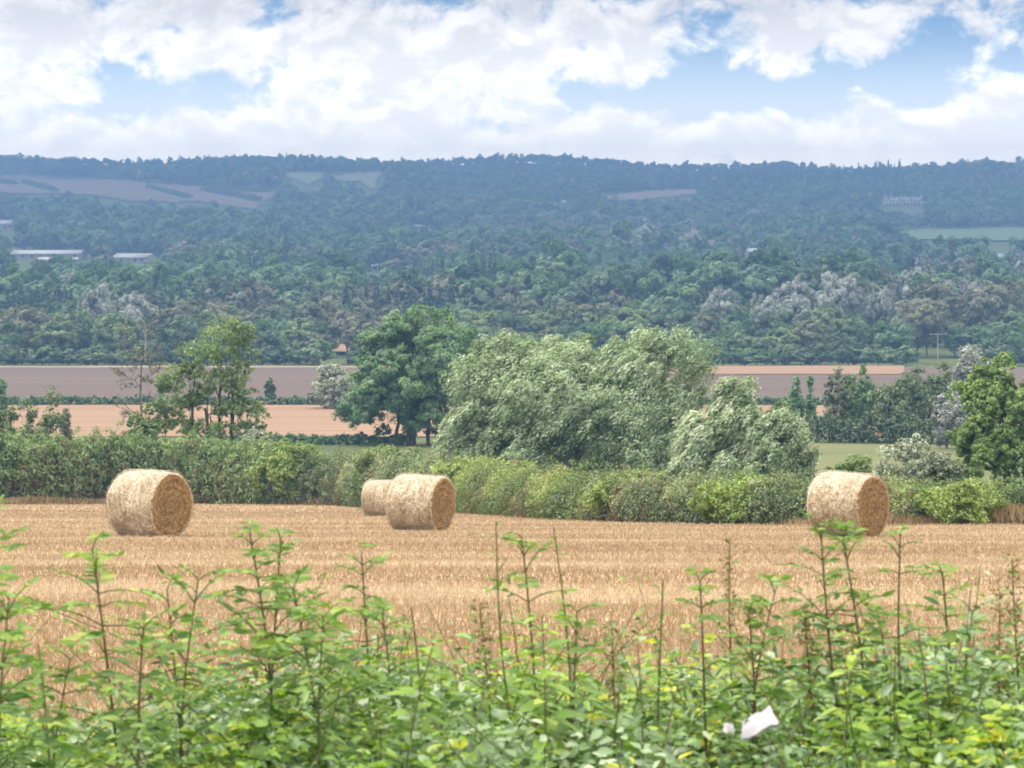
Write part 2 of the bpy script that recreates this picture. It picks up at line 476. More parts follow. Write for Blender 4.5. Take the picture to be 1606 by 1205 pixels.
def put_tree(meshes, loc, label, cat='tree', group=None, name='broadleaf_tree', rz=0.0, scale=1.0, sz=None, parts=('crown', 'trunk')):
    t = thing(name, label, cat, loc, rz, group)
    t.scale = (scale, scale, sz or scale)
    for me, pn in zip(meshes, parts):
        if me is not None: link(pn, me, t)
    return t

GREEN = [(.0, (0.030, 0.065, 0.026)), (.35, (0.067, 0.133, 0.047)), (.65, (0.118, 0.211, 0.073)), (1, (0.199, 0.308, 0.119))]
OAKG = [(.0, (0.036, 0.085, 0.037)), (.35, (0.076, 0.170, 0.069)), (.65, (0.133, 0.256, 0.094)), (1, (0.223, 0.361, 0.126))]
SILV = [(.0, (0.066, 0.094, 0.055)), (.35, (0.176, 0.220, 0.143)), (.65, (0.319, 0.363, 0.264)), (1, (0.506, 0.539, 0.440))]
GREY = [(.0, (0.090, 0.102, 0.089)), (.4, (0.180, 0.200, 0.177)), (.7, (0.280, 0.307, 0.281)), (1, (0.420, 0.450, 0.416))]
OLIVE = [(.0, (0.077, 0.089, 0.050)), (.4, (0.139, 0.153, 0.085)), (.7, (0.200, 0.217, 0.123)), (1, (0.293, 0.306, 0.185))]
BRIGHT = [(.0, (.055, .10, .018)), (.35, (.11, .19, .03)), (.65, (.19, .29, .045)), (1, (.30, .38, .08))]
CONI = [(.0, (0.016, 0.041, 0.022)), (.4, (0.035, 0.074, 0.038)), (.7, (0.057, 0.108, 0.051)), (1, (0.095, 0.149, 0.068))]
M['leaf_green'] = foliage('leaf_green', GREEN, by_instance=.6)
M['leaf_oak'] = foliage('leaf_oak', OAKG)
M['leaf_silver'] = foliage('leaf_silver', SILV, trans=.2, gloss=.06)
M['leaf_grey'] = foliage('leaf_grey', GREY, trans=.15, gloss=.03)
M['leaf_olive'] = foliage('leaf_olive', OLIVE, by_instance=.3)
M['leaf_bright'] = foliage('leaf_bright', BRIGHT)
M['leaf_ash'] = foliage('leaf_ash', [(0, (.07, .125, .035)), (.4, (.135, .215, .065)), (.7, (.20, .295, .10)), (1, (.29, .375, .15))])
M['leaf_copse'] = foliage('leaf_copse', CONI)
M['leaf_conifer'] = foliage('leaf_conifer', CONI, trans=.1, by_instance=.3)
M['leaf_hedge'] = foliage('leaf_hedge', [(.0, (.055, .09, .04)), (.3, (.115, .175, .075)), (.6, (.19, .255, .11)), (1, (.32, .37, .19))])
M['weed_dry'] = foliage('weed_dry', [(0, (.10, .085, .05)), (.4, (.19, .16, .10)), (.7, (.28, .23, .15)), (1, (.36, .31, .22))], gloss=0)
M['leaf_mid'] = foliage('leaf_mid', [(.0, (.035, .065, .025)), (.35, (.075, .125, .045)), (.65, (.125, .185, .07)), (1, (.20, .26, .11))])
M['dry_grass'] = foliage('dry_grass', [(0, (.16, .12, .065)), (.5, (.31, .24, .14)), (1, (.48, .41, .27))], trans=.2, gloss=0)

def conifer_mesh(name, seed, H, W, n, leaf):
    rng = np.random.default_rng(seed); mb = MB()
    t = rng.uniform(0, 1, n) ** .62                     # 0 top .. 1 bottom
    lay = np.floor(t * 11) / 11 + rng.uniform(0, .03, n)
    r = W / 2 * (.06 + .94 * t) * rng.uniform(.45, 1.0, n) ** .5 * (1 + .25 * np.sin(t * 70))
    az = rng.uniform(0, 2 * PI, n)
    p = np.stack([np.cos(az) * r, np.sin(az) * r, H * (1 - .88 * t) - r * .25], 1)
    out = np.stack([np.cos(az), np.sin(az), np.full(n, -.35)], 1)
    mb.quads(p, unit(rdir(n, rng) * .6 + np.array([0, 0, 1]) + out * .6), out + rdir(n, rng) * .3, leaf * rng.uniform(.7, 1.3, n) * (.5 + .6 * t), leaf * .45, np.clip(rng.normal(.5, .18, n), 0, 1), 0, .06)
    mb.tube([(0, 0, -.5), (0, 0, H * .5), (0, 0, H * .98)], [H * .018, H * .012, .02], 6, mat=1)
    return mb.mesh(name, [M['leaf_conifer'], M['bark']])

# ---- far woods: single mesh sources for the uncountable mass
def far_sources():
    src = []
    wood = foliage('wood_leaf', GREEN, by_instance=.62, vary=.04); wo = foliage('wood_oak_leaf', OAKG, by_instance=.4, vary=.04); wl = foliage('wood_olive_leaf', OLIVE, by_instance=.4, vary=.04); wg = foliage('wood_grey_leaf', GREY, by_instance=.5, vary=.04, trans=.15)
    spec = [(11, 12, 11, wood), (12, 13.5, 10, wood), (13, 10, 11.5, wood), (14, 14, 12, wo), (15, 11, 9, wl),
            (16, 12.5, 12.5, wood), (17, 11.5, 10, wg), (18, 16, 6, wood)]
    for k, (seed, H, W, mk) in enumerate(spec):
        rng = np.random.default_rng(seed); mb = MB()
        crown_leaves(mb, rng, (0, 0, H * .54), (W / 2, W / 2, H * .46), 26, 8, 40, .5, aspect=.8, lobe_r=.32, sub_r=.45, under=.6, tone=(.38, .58), nrand=.15)
        mb.tube([(0, 0, -1), (0, 0, H * .5)], [.3, .18], 6, mat=1)
        src.append(mb.mesh('wood_tree_%02d' % k, [mk, M['bark']]))
    con = [conifer_mesh('wood_conifer_%d' % k, 40 + k, H, W, 1800, .8) for k, (H, W) in enumerate([(16, 5.5), (14, 5), (18, 6)])]
    return src, con

def scatter_stuff(name, label, meshes, P, idx, rot, scl):
    """one object of kind stuff: instances of the sources on points"""
    c = bpy.data.collections.new(name + '_sources')
    for k, me in enumerate(meshes):
        c.objects.link(bpy.data.objects.new('%s_source_%02d' % (name, k), me))
    me = bpy.data.meshes.new(name)
    me.vertices.add(len(P)); me.vertices.foreach_set('co', np.asarray(P, np.float32).ravel())
    a = me.attributes.new('pick', 'INT', 'POINT'); a.data.foreach_set('value', np.asarray(idx, np.int32))
    a = me.attributes.new('turn', 'FLOAT', 'POINT'); a.data.foreach_set('value', np.asarray(rot, np.float32))
    a = me.attributes.new('size', 'FLOAT_VECTOR', 'POINT'); a.data.foreach_set('vector', np.asarray(scl, np.float32).ravel())
    me.update()
    o = link(name, me); tag(o, label, None, None, 'stuff')
    g = bpy.data.node_groups.new(name + '_nodes', 'GeometryNodeTree')
    g.interface.new_socket('Geometry', in_out='INPUT', socket_type='NodeSocketGeometry')
    g.interface.new_socket('Geometry', in_out='OUTPUT', socket_type='NodeSocketGeometry')
    N = g.nodes; L = g.links
    gi = N.new('NodeGroupInput'); go = N.new('NodeGroupOutput')
    ci = N.new('GeometryNodeCollectionInfo'); ci.inputs['Collection'].default_value = c
    ci.inputs['Separate Children'].default_value = True; ci.inputs['Reset Children'].default_value = True
    ip = N.new('GeometryNodeInstanceOnPoints')
    def named(n, t):
        x = N.new('GeometryNodeInputNamedAttribute'); x.data_type = t; x.inputs['Name'].default_value = n
        return x.outputs['Attribute']
    cx = N.new('ShaderNodeCombineXYZ'); L.new(named('turn', 'FLOAT'), cx.inputs[2])
    er = N.new('FunctionNodeEulerToRotation'); L.new(cx.outputs[0], er.inputs[0])
    L.new(gi.outputs[0], ip.inputs['Points']); L.new(ci.outputs[0], ip.inputs['Instance'])
    ip.inputs['Pick Instance'].default_value = True
    L.new(named('pick', 'INT'), ip.inputs['Instance Index']); L.new(er.outputs[0], ip.inputs['Rotation'])
    L.new(named('size', 'FLOAT_VECTOR'), ip.inputs['Scale'])
    L.new(ip.outputs[0], go.inputs[0])
    md = o.modifiers.new('scatter', 'NODES'); md.node_group = g
    return o

# pixel boxes of far buildings that stand in clearings (kept free of trees): x0, x1, y0, y1
CLEAR = [(15, 138, 388, 407), (182, 250, 394, 414), (580, 652, 410, 424), (1168, 1194, 388, 404), (-10, 22, 340, 362), (1384, 1450, 308, 324),
         (420, 442, 414, 425), (1552, 1578, 398, 412), (878, 898, 314, 322), (648, 684, 350, 360), (540, 556, 405, 416)]

def blocked(x, y, z, h):
    """does a tree of height h standing at x,y,z hide a clearing or a hill field?"""
    b = np.zeros(x.shape, bool)
    for f in (0.0, .3, .6, .92):
        px, py = pxpy(x, y, z + h * f)
        for w in (-6.0, 0, 6.0):
            p2 = px + F * w / y
            for name, poly, *_ in HILL: b |= inside(poly, p2, py)
            if f > .05:
                for (a0, a1, b0, b1) in CLEAR: b |= (p2 > a0) & (p2 < a1) & (py > b0) & (py < b1 + 3)
    return b

def build_far_woods():
    rng = np.random.default_rng(5)
    src, con = far_sources()
    ns = len(src)
    # candidates, jittered grid in distance and bearing
    pts = []
    d = 830.0
    while d < 2960:
        step = 10.2 + (d - 800) * .0012
        half = d * .235 + 20
        xs = np.arange(-half, half, step)
        pts.append(np.stack([xs + rng.uniform(-3.2, 3.2, len(xs)), d + rng.uniform(-3, 3, len(xs))], 1))
        d += step * .98
    d = 3215.0
    while d < 3500:
        half = d * .235; xs = np.arange(-half, half, 8.5)
        pts.append(np.stack([xs + rng.uniform(-4, 4, len(xs)), d + rng.uniform(-4, 4, len(xs))], 1)); d += 9.0
    P = np.concatenate(pts); x, y = P[:, 0], P[:, 1]; z = gz(x, y)
    # hidden ground between the ridges needs no trees
    sc = rng.uniform(.62, 1.12, len(x)) * np.where(rng.uniform(size=len(x)) < .05, 1.15, 1)
    px, py = pxpy(x, y, z)
    lowf = .5 + .5 * np.sin(x * .011 + 1.1) * np.sin(y * .009 + x * .003)
    sc *= .98 + .5 * lowf
    sc = np.where(y > 2500, np.minimum(sc, 1.25) * .92, sc); sc = np.where(y > 3100, sc * .72, sc)
    keep = ~blocked(x, y, z, 14.5 * sc)
    keep &= rng.uniform(size=len(x)) > .03
    P = np.stack([x, y, z], 1)[keep]; sc = sc[keep]; px = px[keep]; py = py[keep]; y = y[keep]; x = x[keep]
    # conifer stands
    con_m = ((px > 1010) & (px < 1420) & (py < 300) & (y < 3000) & (y > 2650)) | \
            ((y < 1130) & (y > 900) & (np.sin(x * .022 + .8) > .05) & (px < 800)) | ((px > 380) & (px < 640) & (py < 268) & (y < 3000) & (y > 2800))
    con_m &= rng.uniform(size=len(x)) < .85
    n = int((~con_m).sum())
    w = np.array([.19, .17, .15, .13, .12, .16, .05, .03]); 
    idx = rng.choice(ns, n, p=w / w.sum())
    xx, yy = x[~con_m], y[~con_m]; st1 = np.sin(xx * .017 + 1.2 * np.sin(yy * .006)) * np.sin(yy * .011 + .8 * np.sin(xx * .009)); st2 = np.sin(xx * .026 - yy * .007 + 1) * np.sin(yy * .015 + 2)
    idx = np.where((st1 > .35) & (rng.uniform(size=n) < .75), 3, idx); idx = np.where((st2 > .45) & (rng.uniform(size=n) < .6), 0, idx); idx = np.where((st1 < -.6) & (rng.uniform(size=n) < .5), 6, idx)
    zone = np.sin(x[~con_m] * .012 + 2) * np.sin(y[~con_m] * .01)
    idx = np.where((zone > .55) & (rng.uniform(size=n) < .5), 4, idx)
    s = sc[~con_m]
    scatter_stuff('far_woodland', 'hazy blue green woodland covering the far hillside up to the ridge', src, P[~con_m], idx, rng.uniform(0, 6.28, n),
                  np.stack([s * rng.uniform(.9, 1.15, n), s * rng.uniform(.9, 1.15, n), s * rng.uniform(.85, 1.15, n)], 1))
    n = int(con_m.sum()); s = sc[con_m]
    scatter_stuff('conifer_plantation', 'dark spiky conifer stands among the far hillside woods', con, P[con_m], rng.integers(0, 3, n), rng.uniform(0, 6.28, n), np.stack([s, s, s], 1))

# ---- belt of countable trees beyond the ploughed field
def build_belt():
    rng = np.random.default_rng(21)
    kinds = {}
    def proto(key, n, H, W, mk, **kw):
        kinds[key] = [tree_meshes(key + str(k), 100 + sum(map(ord, key)) % 7 + k * 13 + len(key), H, W, kw.get('bf', .08), 32, 9, 42, kw.get('leaf', .38), M[mk], M[kw.get('bark', 'bark')],
                      aspect=kw.get('aspect', .75), nrand=.25, lobe_r=.30, sub_r=kw.get('sub_r', .46), under=.75, tone=kw.get('tone', (.2, .75)), lop=.25) for k in range(n)]
    proto('green', 3, 12, 11.5, 'leaf_green'); proto('oak', 2, 13, 12, 'leaf_oak'); proto('olive', 2, 11.5, 10.5, 'leaf_olive')
    proto('silver', 2, 12.5, 11, 'leaf_grey', tone=(.4, .95)); proto('fresh', 2, 10, 10, 'leaf_ash', tone=(.2, .7))
    proto('dark', 2, 12, 11, 'leaf_copse')
    proto('shrub', 2, 5, 8, 'leaf_green', bf=.02)
    con = [conifer_mesh('belt_conifer%d' % k, 70 + k, 15, 5.4, 2000, .9) for k in range(2)]
    words = {'green': 'mid green', 'oak': 'dark green', 'olive': 'olive grey', 'silver': 'silvery', 'fresh': 'fresh green', 'shrub': 'low green'}
    def where(px):
        for lim, w in ((110, 'at the left end of the wood edge'), (260, 'behind the left utility pole'), (430, 'behind the sparse ash'), (540, 'beyond the small orange field patch'),
                       (760, 'behind the big dark oak'), (1000, 'beyond the large silver willow'), (1180, 'beyond the right shoulder of the large willow'), (1420, 'above the thin orange stubble strip'), (1530, 'around the right utility pole'), (5000, 'at the right end of the wood edge')):
            if px < lim: return w
    names = {'green': 'broadleaf_tree', 'oak': 'oak_tree', 'olive': 'broadleaf_tree', 'silver': 'silver_willow', 'fresh': 'broadleaf_tree', 'shrub': 'shrub'}
    def plant(key, px, d, H, W=None, label=None):
        p = at(px, d); pr = kinds[key][rng.integers(len(kinds[key]))]
        H0 = {'green': 12, 'oak': 13, 'olive': 11.5, 'silver': 12.5, 'fresh': 10, 'shrub': 5}[key]
        W0 = {'green': 11.5, 'oak': 12, 'olive': 10.5, 'silver': 11, 'fresh': 10, 'shrub': 8}[key]
        row = 'front row' if d < 672 else ('second row' if d < 715 else 'back row')
        lab = label or '%s %s %s, %s' % (words[key], 'shrub' if key == 'shrub' else 'tree', where(px), row)
        s = H / H0
        t = put_tree(pr, p, lab, 'shrub' if key == 'shrub' else 'tree', 'trees of the wood edge beyond the ploughed field', names[key], rng.uniform(0, 6.28), 1.0)
        w = (W or W0 * s * rng.uniform(.9, 1.15)) / W0
        t.scale = (w, w, s)
        return t
    # front row (base y ~573)
    top = lambda py, d, px: ztop(py, d) - at(px, d)[2]
    front = []
    for px in np.arange(-60, 1720, 37):
        front.append((px + rng.uniform(-10, 10), 655 + rng.uniform(-8, 22)))
    special = [('silver', 150, 730, 442, 60), ('silver', 212, 700, 456, 76), ('fresh', 90, 662, 500, 74), ('fresh', 178, 655, 488, 84), ('olive', 40, 668, 478, 84), ('olive', 285, 690, 468, 88), ('olive', 335, 700, 470, 80),
               ('fresh', 470, 656, 500, 74), ('olive', 545, 690, 480, 70), ('oak', 0, 656, 498, 60),
               ('silver', 1130, 760, 448, 62), ('silver', 1250, 745, 436, 84), ('silver', 1316, 735, 424, 76), ('silver', 1385, 745, 442, 52), ('olive', 1462, 750, 440, 110), ('olive', 1560, 740, 436, 100),
               ('silver', 1205, 730, 458, 50), ('fresh', 1295, 690, 478, 76), ('green', 1225, 690, 480, 80), ('oak', 1400, 662, 498, 84), ('green', 1330, 668, 505, 78), ('olive', 1440, 690, 470, 80), ('green', 1545, 690, 505, 100),
               ('fresh', 850, 690, 482, 74), ('green', 915, 690, 480, 80), ('green', 800, 680, 485, 80), ('fresh', 985, 690, 478, 84), ('olive', 875, 665, 510, 70), ('olive', 790, 662, 510, 76), ('green', 1065, 690, 480, 88), ('green', 1125, 662, 525, 76)]
    for key, px, d, py, wpx in special:
        plant(key, px, d, top(py, d, px), wpx / F * d)
    for px, d in front:
        if any(abs(px - q[1]) < 24 and q[2] < 680 for q in special): continue
        if 505 < px < 560: continue
        if 1450 < px < 1560: d += 25
        key = rng.choice(['green', 'oak', 'olive', 'green', 'fresh'], p=[.3, .25, .25, .1, .1])
        plant(key, px, d, top(rng.uniform(494, 520), d, px))
    for px in np.arange(-50, 1720, 31):
        q = px + rng.uniform(-9, 9); d = 700 + rng.uniform(-12, 12)
        if any(abs(q - s[1]) < 18 and s[2] > 680 for s in special): continue
        plant(rng.choice(['green', 'oak', 'olive', 'fresh']), q, d, top(rng.uniform(480, 505), d, q))
    for px in np.arange(-50, 1720, 29):
        q = px + rng.uniform(-8, 8); d = 765 + rng.uniform(-16, 16)
        plant(rng.choice(['green', 'oak', 'olive']), q, d, top(rng.uniform(462, 488), d, q))
    for px in list(np.arange(10, 120, 13)) + list(np.arange(255, 335, 13)) + list(np.arange(545, 720, 13)):
        q = px + rng.uniform(-4, 4); d = 815 + rng.uniform(-8, 8); p = at(q, d); h = top(rng.uniform(440, 458), d, q)
        t = thing('conifer_tree', 'dark pointed conifer behind the wood edge, %s' % ('left of the sparse ash' if q < 400 else 'above the big dark oak'), 'tree', p, rng.uniform(0, 6), 'conifers behind the wood edge')
        t.scale = (h / 15, h / 15, h / 15); link('crown', con[rng.integers(2)], t)
    for q, d, py, wpx, lab in ((447, 1180, 372, 15, 'tall dark columnar poplar rising above the woods left of the big oak'), (1491, 1250, 372, 24, 'tall grey green poplar above the woods near the right utility pole'), (800, 1500, 372, 18, 'narrow dark tree above the woods beyond the large willow')):
        p = at(q, d); h = ztop(py, d) - p[2]
        put_tree(tree_meshes('column%d' % q, q, h, wpx / F * d, .05, 34, 7, 30, .5, M['leaf_copse'], M['bark'], aspect=.7, lobe_r=.25, under=.95, tone=(.4, .8), nrand=.25), p, lab, 'tree', None, 'poplar_tree')
    # low scrub along the foot of the belt
    for px in np.arange(-60, 1720, 24):
        if 500 < px < 560 or 1440 < px < 1530: continue
        q = px + rng.uniform(-8, 8); d = 638 + rng.uniform(-3, 6)
        plant('shrub', q, d, rng.uniform(3.4, 6.0), rng.uniform(6, 9.5), 'low green scrub at the wood foot, %s' % where(q))
    build_belt.kinds = kinds

# ------------------------------------------------------------------ mid distance trees and hedges
def hedge_mesh(seed, line, height, width, leaf, n_clump, n_leaf, tone=(.2, .7), clump=.35, top_noise=.25, aspect=.5, tonefn=None, up=.3, shoots=.0, dry=0.0):
    """leafy bank along a ground line [(x,y)...]; height(s), width(s) functions of 0..1"""
    rng = np.random.default_rng(seed); mb = MB()
    line = np.asarray(line, float)
    seg = np.linalg.norm(np.diff(line, axis=0), axis=1); cs = np.concatenate([[0], np.cumsum(seg)]); L = cs[-1]
    s = rng.uniform(0, 1, n_clump)
    x = np.interp(s * L, cs, line[:, 0]); y = np.interp(s * L, cs, line[:, 1])
    x2 = np.interp(np.clip(s * L + .5, 0, L), cs, line[:, 0]) - np.interp(np.clip(s * L - .5, 0, L), cs, line[:, 0])
    y2 = np.interp(np.clip(s * L + .5, 0, L), cs, line[:, 1]) - np.interp(np.clip(s * L - .5, 0, L), cs, line[:, 1])
    nx, ny = -y2, x2; q = np.hypot(nx, ny) + 1e-9; nx /= q; ny /= q
    h = np.array([height(v) for v in s]); w = np.array([width(v) for v in s])
    h = h * (1 + top_noise * (.25 * np.sin(s * L * .9 + seed + np.sin(s * L * .37)) + .25 * np.sin(s * L * 2.3 + 2 * seed + 2 * np.sin(s * L * .6)) + .5 * rng.normal(size=n_clump)))
    th = rng.uniform(-.08, PI + .08, n_clump)             # around the section: front .. top .. back
    rr = rng.uniform(.72, 1.02, n_clump)
    off = np.cos(th) * w / 2 * rr; zz = np.abs(np.sin(th)) ** .6 * h * rr
    cx = x + nx * off; cy = y + ny * off
    c = np.stack([cx, cy, gz(cx, cy) + zz], 1)
    nrm = np.stack([nx * np.cos(th), ny * np.cos(th), np.abs(np.sin(th)) + .2], 1)
    if shoots:                                            # sprays standing above the top
        sh = (rng.uniform(size=n_clump) < .22) & (np.sin(th) > .5); c[:, 2] += np.where(sh, rng.uniform(0, shoots, n_clump), 0)
    ctone = rng.uniform(*tone, n_clump)
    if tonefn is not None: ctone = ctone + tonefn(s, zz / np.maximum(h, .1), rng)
    cr = clump * rng.uniform(.6, 1.4, n_clump)
    k = np.repeat(np.arange(n_clump), n_leaf)
    ld = unit(rdir(len(k), rng) + nrm[k] * .5)
    p = c[k] + ld * (cr[k] * rng.uniform(.4, 1.1, len(k)))[:, None]
    Lf = leaf * rng.uniform(.6, 1.4, len(k))
    dryc = (rng.uniform(size=n_clump) < dry * (1.2 - zz / np.maximum(h, .1)) * (.6 + .6 * np.sin(s * L * .5 + seed)))
    mb.quads(p, unit(ld + rdir(len(k), rng) * .6 + np.array([0, 0, .3])), rdir(len(k), rng) + np.array([0, 0, up]), Lf, Lf * aspect, np.clip(ctone[k] + rng.normal(0, .09, len(k)), 0, 1), dryc[k].astype(int), .08)
    return mb, rng

def hedge_thing(name, label, cat, mb, mat, loc, group=None, stems=None):
    """hedge: root Empty at its foot, foliage child (mesh given in world space)"""
    t = thing(name, label, cat, loc, 0, group)
    o = mb.obj('foliage', [mat, M['weed_dry']], t); o.location = [-float(v) for v in loc]
    if stems is not None:
        s = stems.obj('stems', M['bark'], t, True); s.location = [-float(v) for v in loc]
    return t

def edge_line(p0, p1, off=0.0, n=24):
    pts = []
    for p in np.linspace(p0, p1, n):
        d = float(edge_d(p)) + off
        pts.append(((p - 803) / F * d, d))
    return pts

def hedge_stems(rng, line, n, h, r=.03):
    mb = MB(); line = np.asarray(line)
    for k in range(n):
        i = rng.integers(len(line)); x, y = line[i] + rng.normal(0, .35, 2)
        z = float(gz(x, y)); dx, dy = rng.normal(0, .25, 2)
        mb.tube([(x, y, z - .2), (x + dx * .4, y + dy * .4, z + h * .45), (x + dx, y + dy, z + h * .85)], [r, r * .7, r * .3], 5)
    return mb

def build_hedges():
    H = M['leaf_hedge']
    m_left = foliage('leaf_hedge_dark', [(.0, (.055, .10, .035)), (.3, (.125, .21, .068)), (.6, (.21, .305, .105)), (1, (.34, .42, .18))])
    m_yel = foliage('leaf_bramble', [(.0, (.05, .088, .03)), (.3, (.105, .165, .05)), (.6, (.18, .26, .07)), (1, (.31, .39, .12))])
    def tf_left(s, v, rng): return .14 * np.sin(s * 40) * np.sin(s * 17 + 1)
    # tall dark hedge behind the left bale
    ln = edge_line(-160, 470, 2.6)
    mb, rng = hedge_mesh(3, ln, lambda s: 3.4 - .65 * max(0, s - .62) / .38, lambda s: 3.4, .24, 8500, 30, (.15, .7), .36, .14, aspect=.3, tonefn=tf_left, up=1.3, shoots=.8, dry=.38)
    p = at(150, edge_d(150) + 2.6)
    hedge_thing('hedge', 'tall dark green hedge behind the left bale', 'hedge', mb, m_left, p, None, hedge_stems(rng, ln, 90, 3.2))
    # the lower hedge between the pair of bales and the right bale
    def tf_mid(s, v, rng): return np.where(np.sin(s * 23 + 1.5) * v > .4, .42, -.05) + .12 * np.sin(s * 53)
    ln = edge_line(455, 720, 2.2)
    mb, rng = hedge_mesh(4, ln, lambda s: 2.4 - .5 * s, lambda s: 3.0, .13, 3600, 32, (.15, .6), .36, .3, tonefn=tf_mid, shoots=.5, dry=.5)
    hedge_thing('hedge', 'green hedge directly behind the overlapping pair of bales', 'hedge', mb, H, at(590, edge_d(590) + 2.2), None, hedge_stems(rng, ln, 40, 2.3))
    ln = edge_line(700, 980, 1.6)
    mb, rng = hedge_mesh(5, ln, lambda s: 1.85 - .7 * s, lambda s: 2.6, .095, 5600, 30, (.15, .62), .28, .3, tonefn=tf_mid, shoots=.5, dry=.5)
    hedge_thing('hedge', 'yellow green bramble hedge in front of the large silver willow', 'hedge', mb, m_yel, at(840, edge_d(840) + 1.6), None, hedge_stems(rng, ln, 45, 1.5, .02))
    ln = edge_line(965, 1300, 1.5)
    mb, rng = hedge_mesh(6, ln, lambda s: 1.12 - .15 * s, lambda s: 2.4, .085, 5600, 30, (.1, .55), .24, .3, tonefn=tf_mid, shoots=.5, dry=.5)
    hedge_thing('hedge', 'low bramble hedge left of the right bale below the small willow', 'hedge', mb, H, at(1130, edge_d(1130) + 1.5), None, hedge_stems(rng, ln, 40, 1.2, .02))
    ln = edge_line(1285, 1760, 1.5)
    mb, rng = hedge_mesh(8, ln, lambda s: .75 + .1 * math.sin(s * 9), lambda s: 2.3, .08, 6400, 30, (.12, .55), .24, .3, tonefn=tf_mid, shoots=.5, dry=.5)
    hedge_thing('hedge', 'low green hedge running right from behind the right bale', 'hedge', mb, m_yel, at(1500, edge_d(1500) + 1.5), None, hedge_stems(rng, ln, 40, 1.0, .02))
    m_lime = foliage('leaf_lime', [(.0, (.065, .11, .03)), (.3, (.12, .195, .045)), (.6, (.195, .29, .06)), (1, (.31, .40, .11))])
    # shrubs standing in or behind the hedge line: px, top y, width px, extra distance, material, label
    shr = [(455, 692, 110, 1.0, m_lime, 'fresh yellow green shrub between the left hedge and the pair of bales', .62),
           (405, 672, 70, 12, M['leaf_silver'], 'rounded grey green shrub peeping over the left hedge', .45),
           (610, 702, 130, 3.5, m_yel, 'round green shrub above the front bale of the pair', .42),
           (740, 722, 120, .35, m_lime, 'bright lime shrub right of the pair of bales', .7),
           (985, 744, 140, .45, m_lime, 'lime green bramble mound under the middle of the large willow', .68),
           (1165, 756, 160, .3, m_lime, 'lime green bramble mound below the small willow', .66),
           (1330, 722, 95, 22, M['leaf_ash'], 'green weedy bush on the meadow edge above the right bale', .5),
           (1500, 762, 150, .3, m_lime, 'lime green bramble mound right of the right bale', .68),
           (1425, 692, 110, 20, M['leaf_silver'], 'silvery grey bush between the right bale and the green tree', .55),
           (1475, 702, 80, 16, M['leaf_silver'], 'small silvery bush left of the bright green tree', .4)]
    for k, (px, py, wpx, off, mat, lab, tone) in enumerate(shr):
        d = float(edge_d(px)) + off; p = at(px, d); h = max(.8, ztop(py, d) - p[2]); w = wpx / F * d
        rng = np.random.default_rng(300 + k); cb = MB()
        leaf = .115 * d / 85
        lc = crown_leaves(cb, rng, (0, 0, h * .52), (w / 2, w * .42, h * .5), 44, 9, 34, leaf * .8, .55, .36, .5, .9, tone=(tone - .3, tone + .25), lop=.4)
        t = thing('shrub', lab, 'shrub', p, 0, None)
        cb.obj('foliage', mat, t)
        tb = MB(); limbs(tb, rng, (0, 0, -.2), (0, 0, h * .3), lc[::3], .04); tb.obj('stems', M['bark'], t, True)

def build_verge_grass():
    rng = np.random.default_rng(77); mb = MB()
    # dry grass and weeds at the hedge foot
    n = 46000
    px = rng.uniform(-200, 1750, n); dd = edge_d(px); t = rng.uniform(-.2, 1, n)
    d = dd + t * np.where(px < 700, 1.3, .55)
    dens = .5 + .5 * np.sin(px * .021) * np.sin(px * .0077 + 2)
    keep = rng.uniform(size=n) < np.clip(dens + .3, 0, 1)
    px, d = px[keep], d[keep]; n = len(px)
    x = (px - 803) / F * d; z = gz(x, d)
    h = rng.uniform(.25, .8, n) * np.where(px < 700, .65, .7) * (.4 + dens[keep])
    ax = unit(np.stack([rng.normal(0, .35, n), rng.normal(0, .35, n), np.ones(n)], 1))
    c = np.stack([x, d, z], 1) + ax * h[:, None] * .5
    w = rng.uniform(.012, .03, n) * d / 60
    mb.quads(c, unit(np.stack([rng.normal(0, .5, n), -np.ones(n), rng.normal(0, .3, n)], 1)), ax, h, w, np.clip(rng.normal(.45, .2, n), 0, 1))
    o = mb.obj('dry_grass', M['dry_grass']); tag(o, 'dry tan grass along the foot of the hedges', 'grass', None, 'stuff')

def field_hedge(label, px0, px1, d0, d1, h, leaf, n, mat, seed, name='hedgerow'):
    ln = [((p - 803) / F * d, d) for p, d in zip(np.linspace(px0, px1, 20), np.linspace(d0, d1, 20))]
    mb, rng = hedge_mesh(seed, ln, lambda s: h, lambda s: h * 1.1, leaf, n, 20, (.15, .55), h * .22, .3)
    hedge_thing(name, label, 'hedge', mb, mat, at((px0 + px1) / 2, (d0 + d1) / 2))

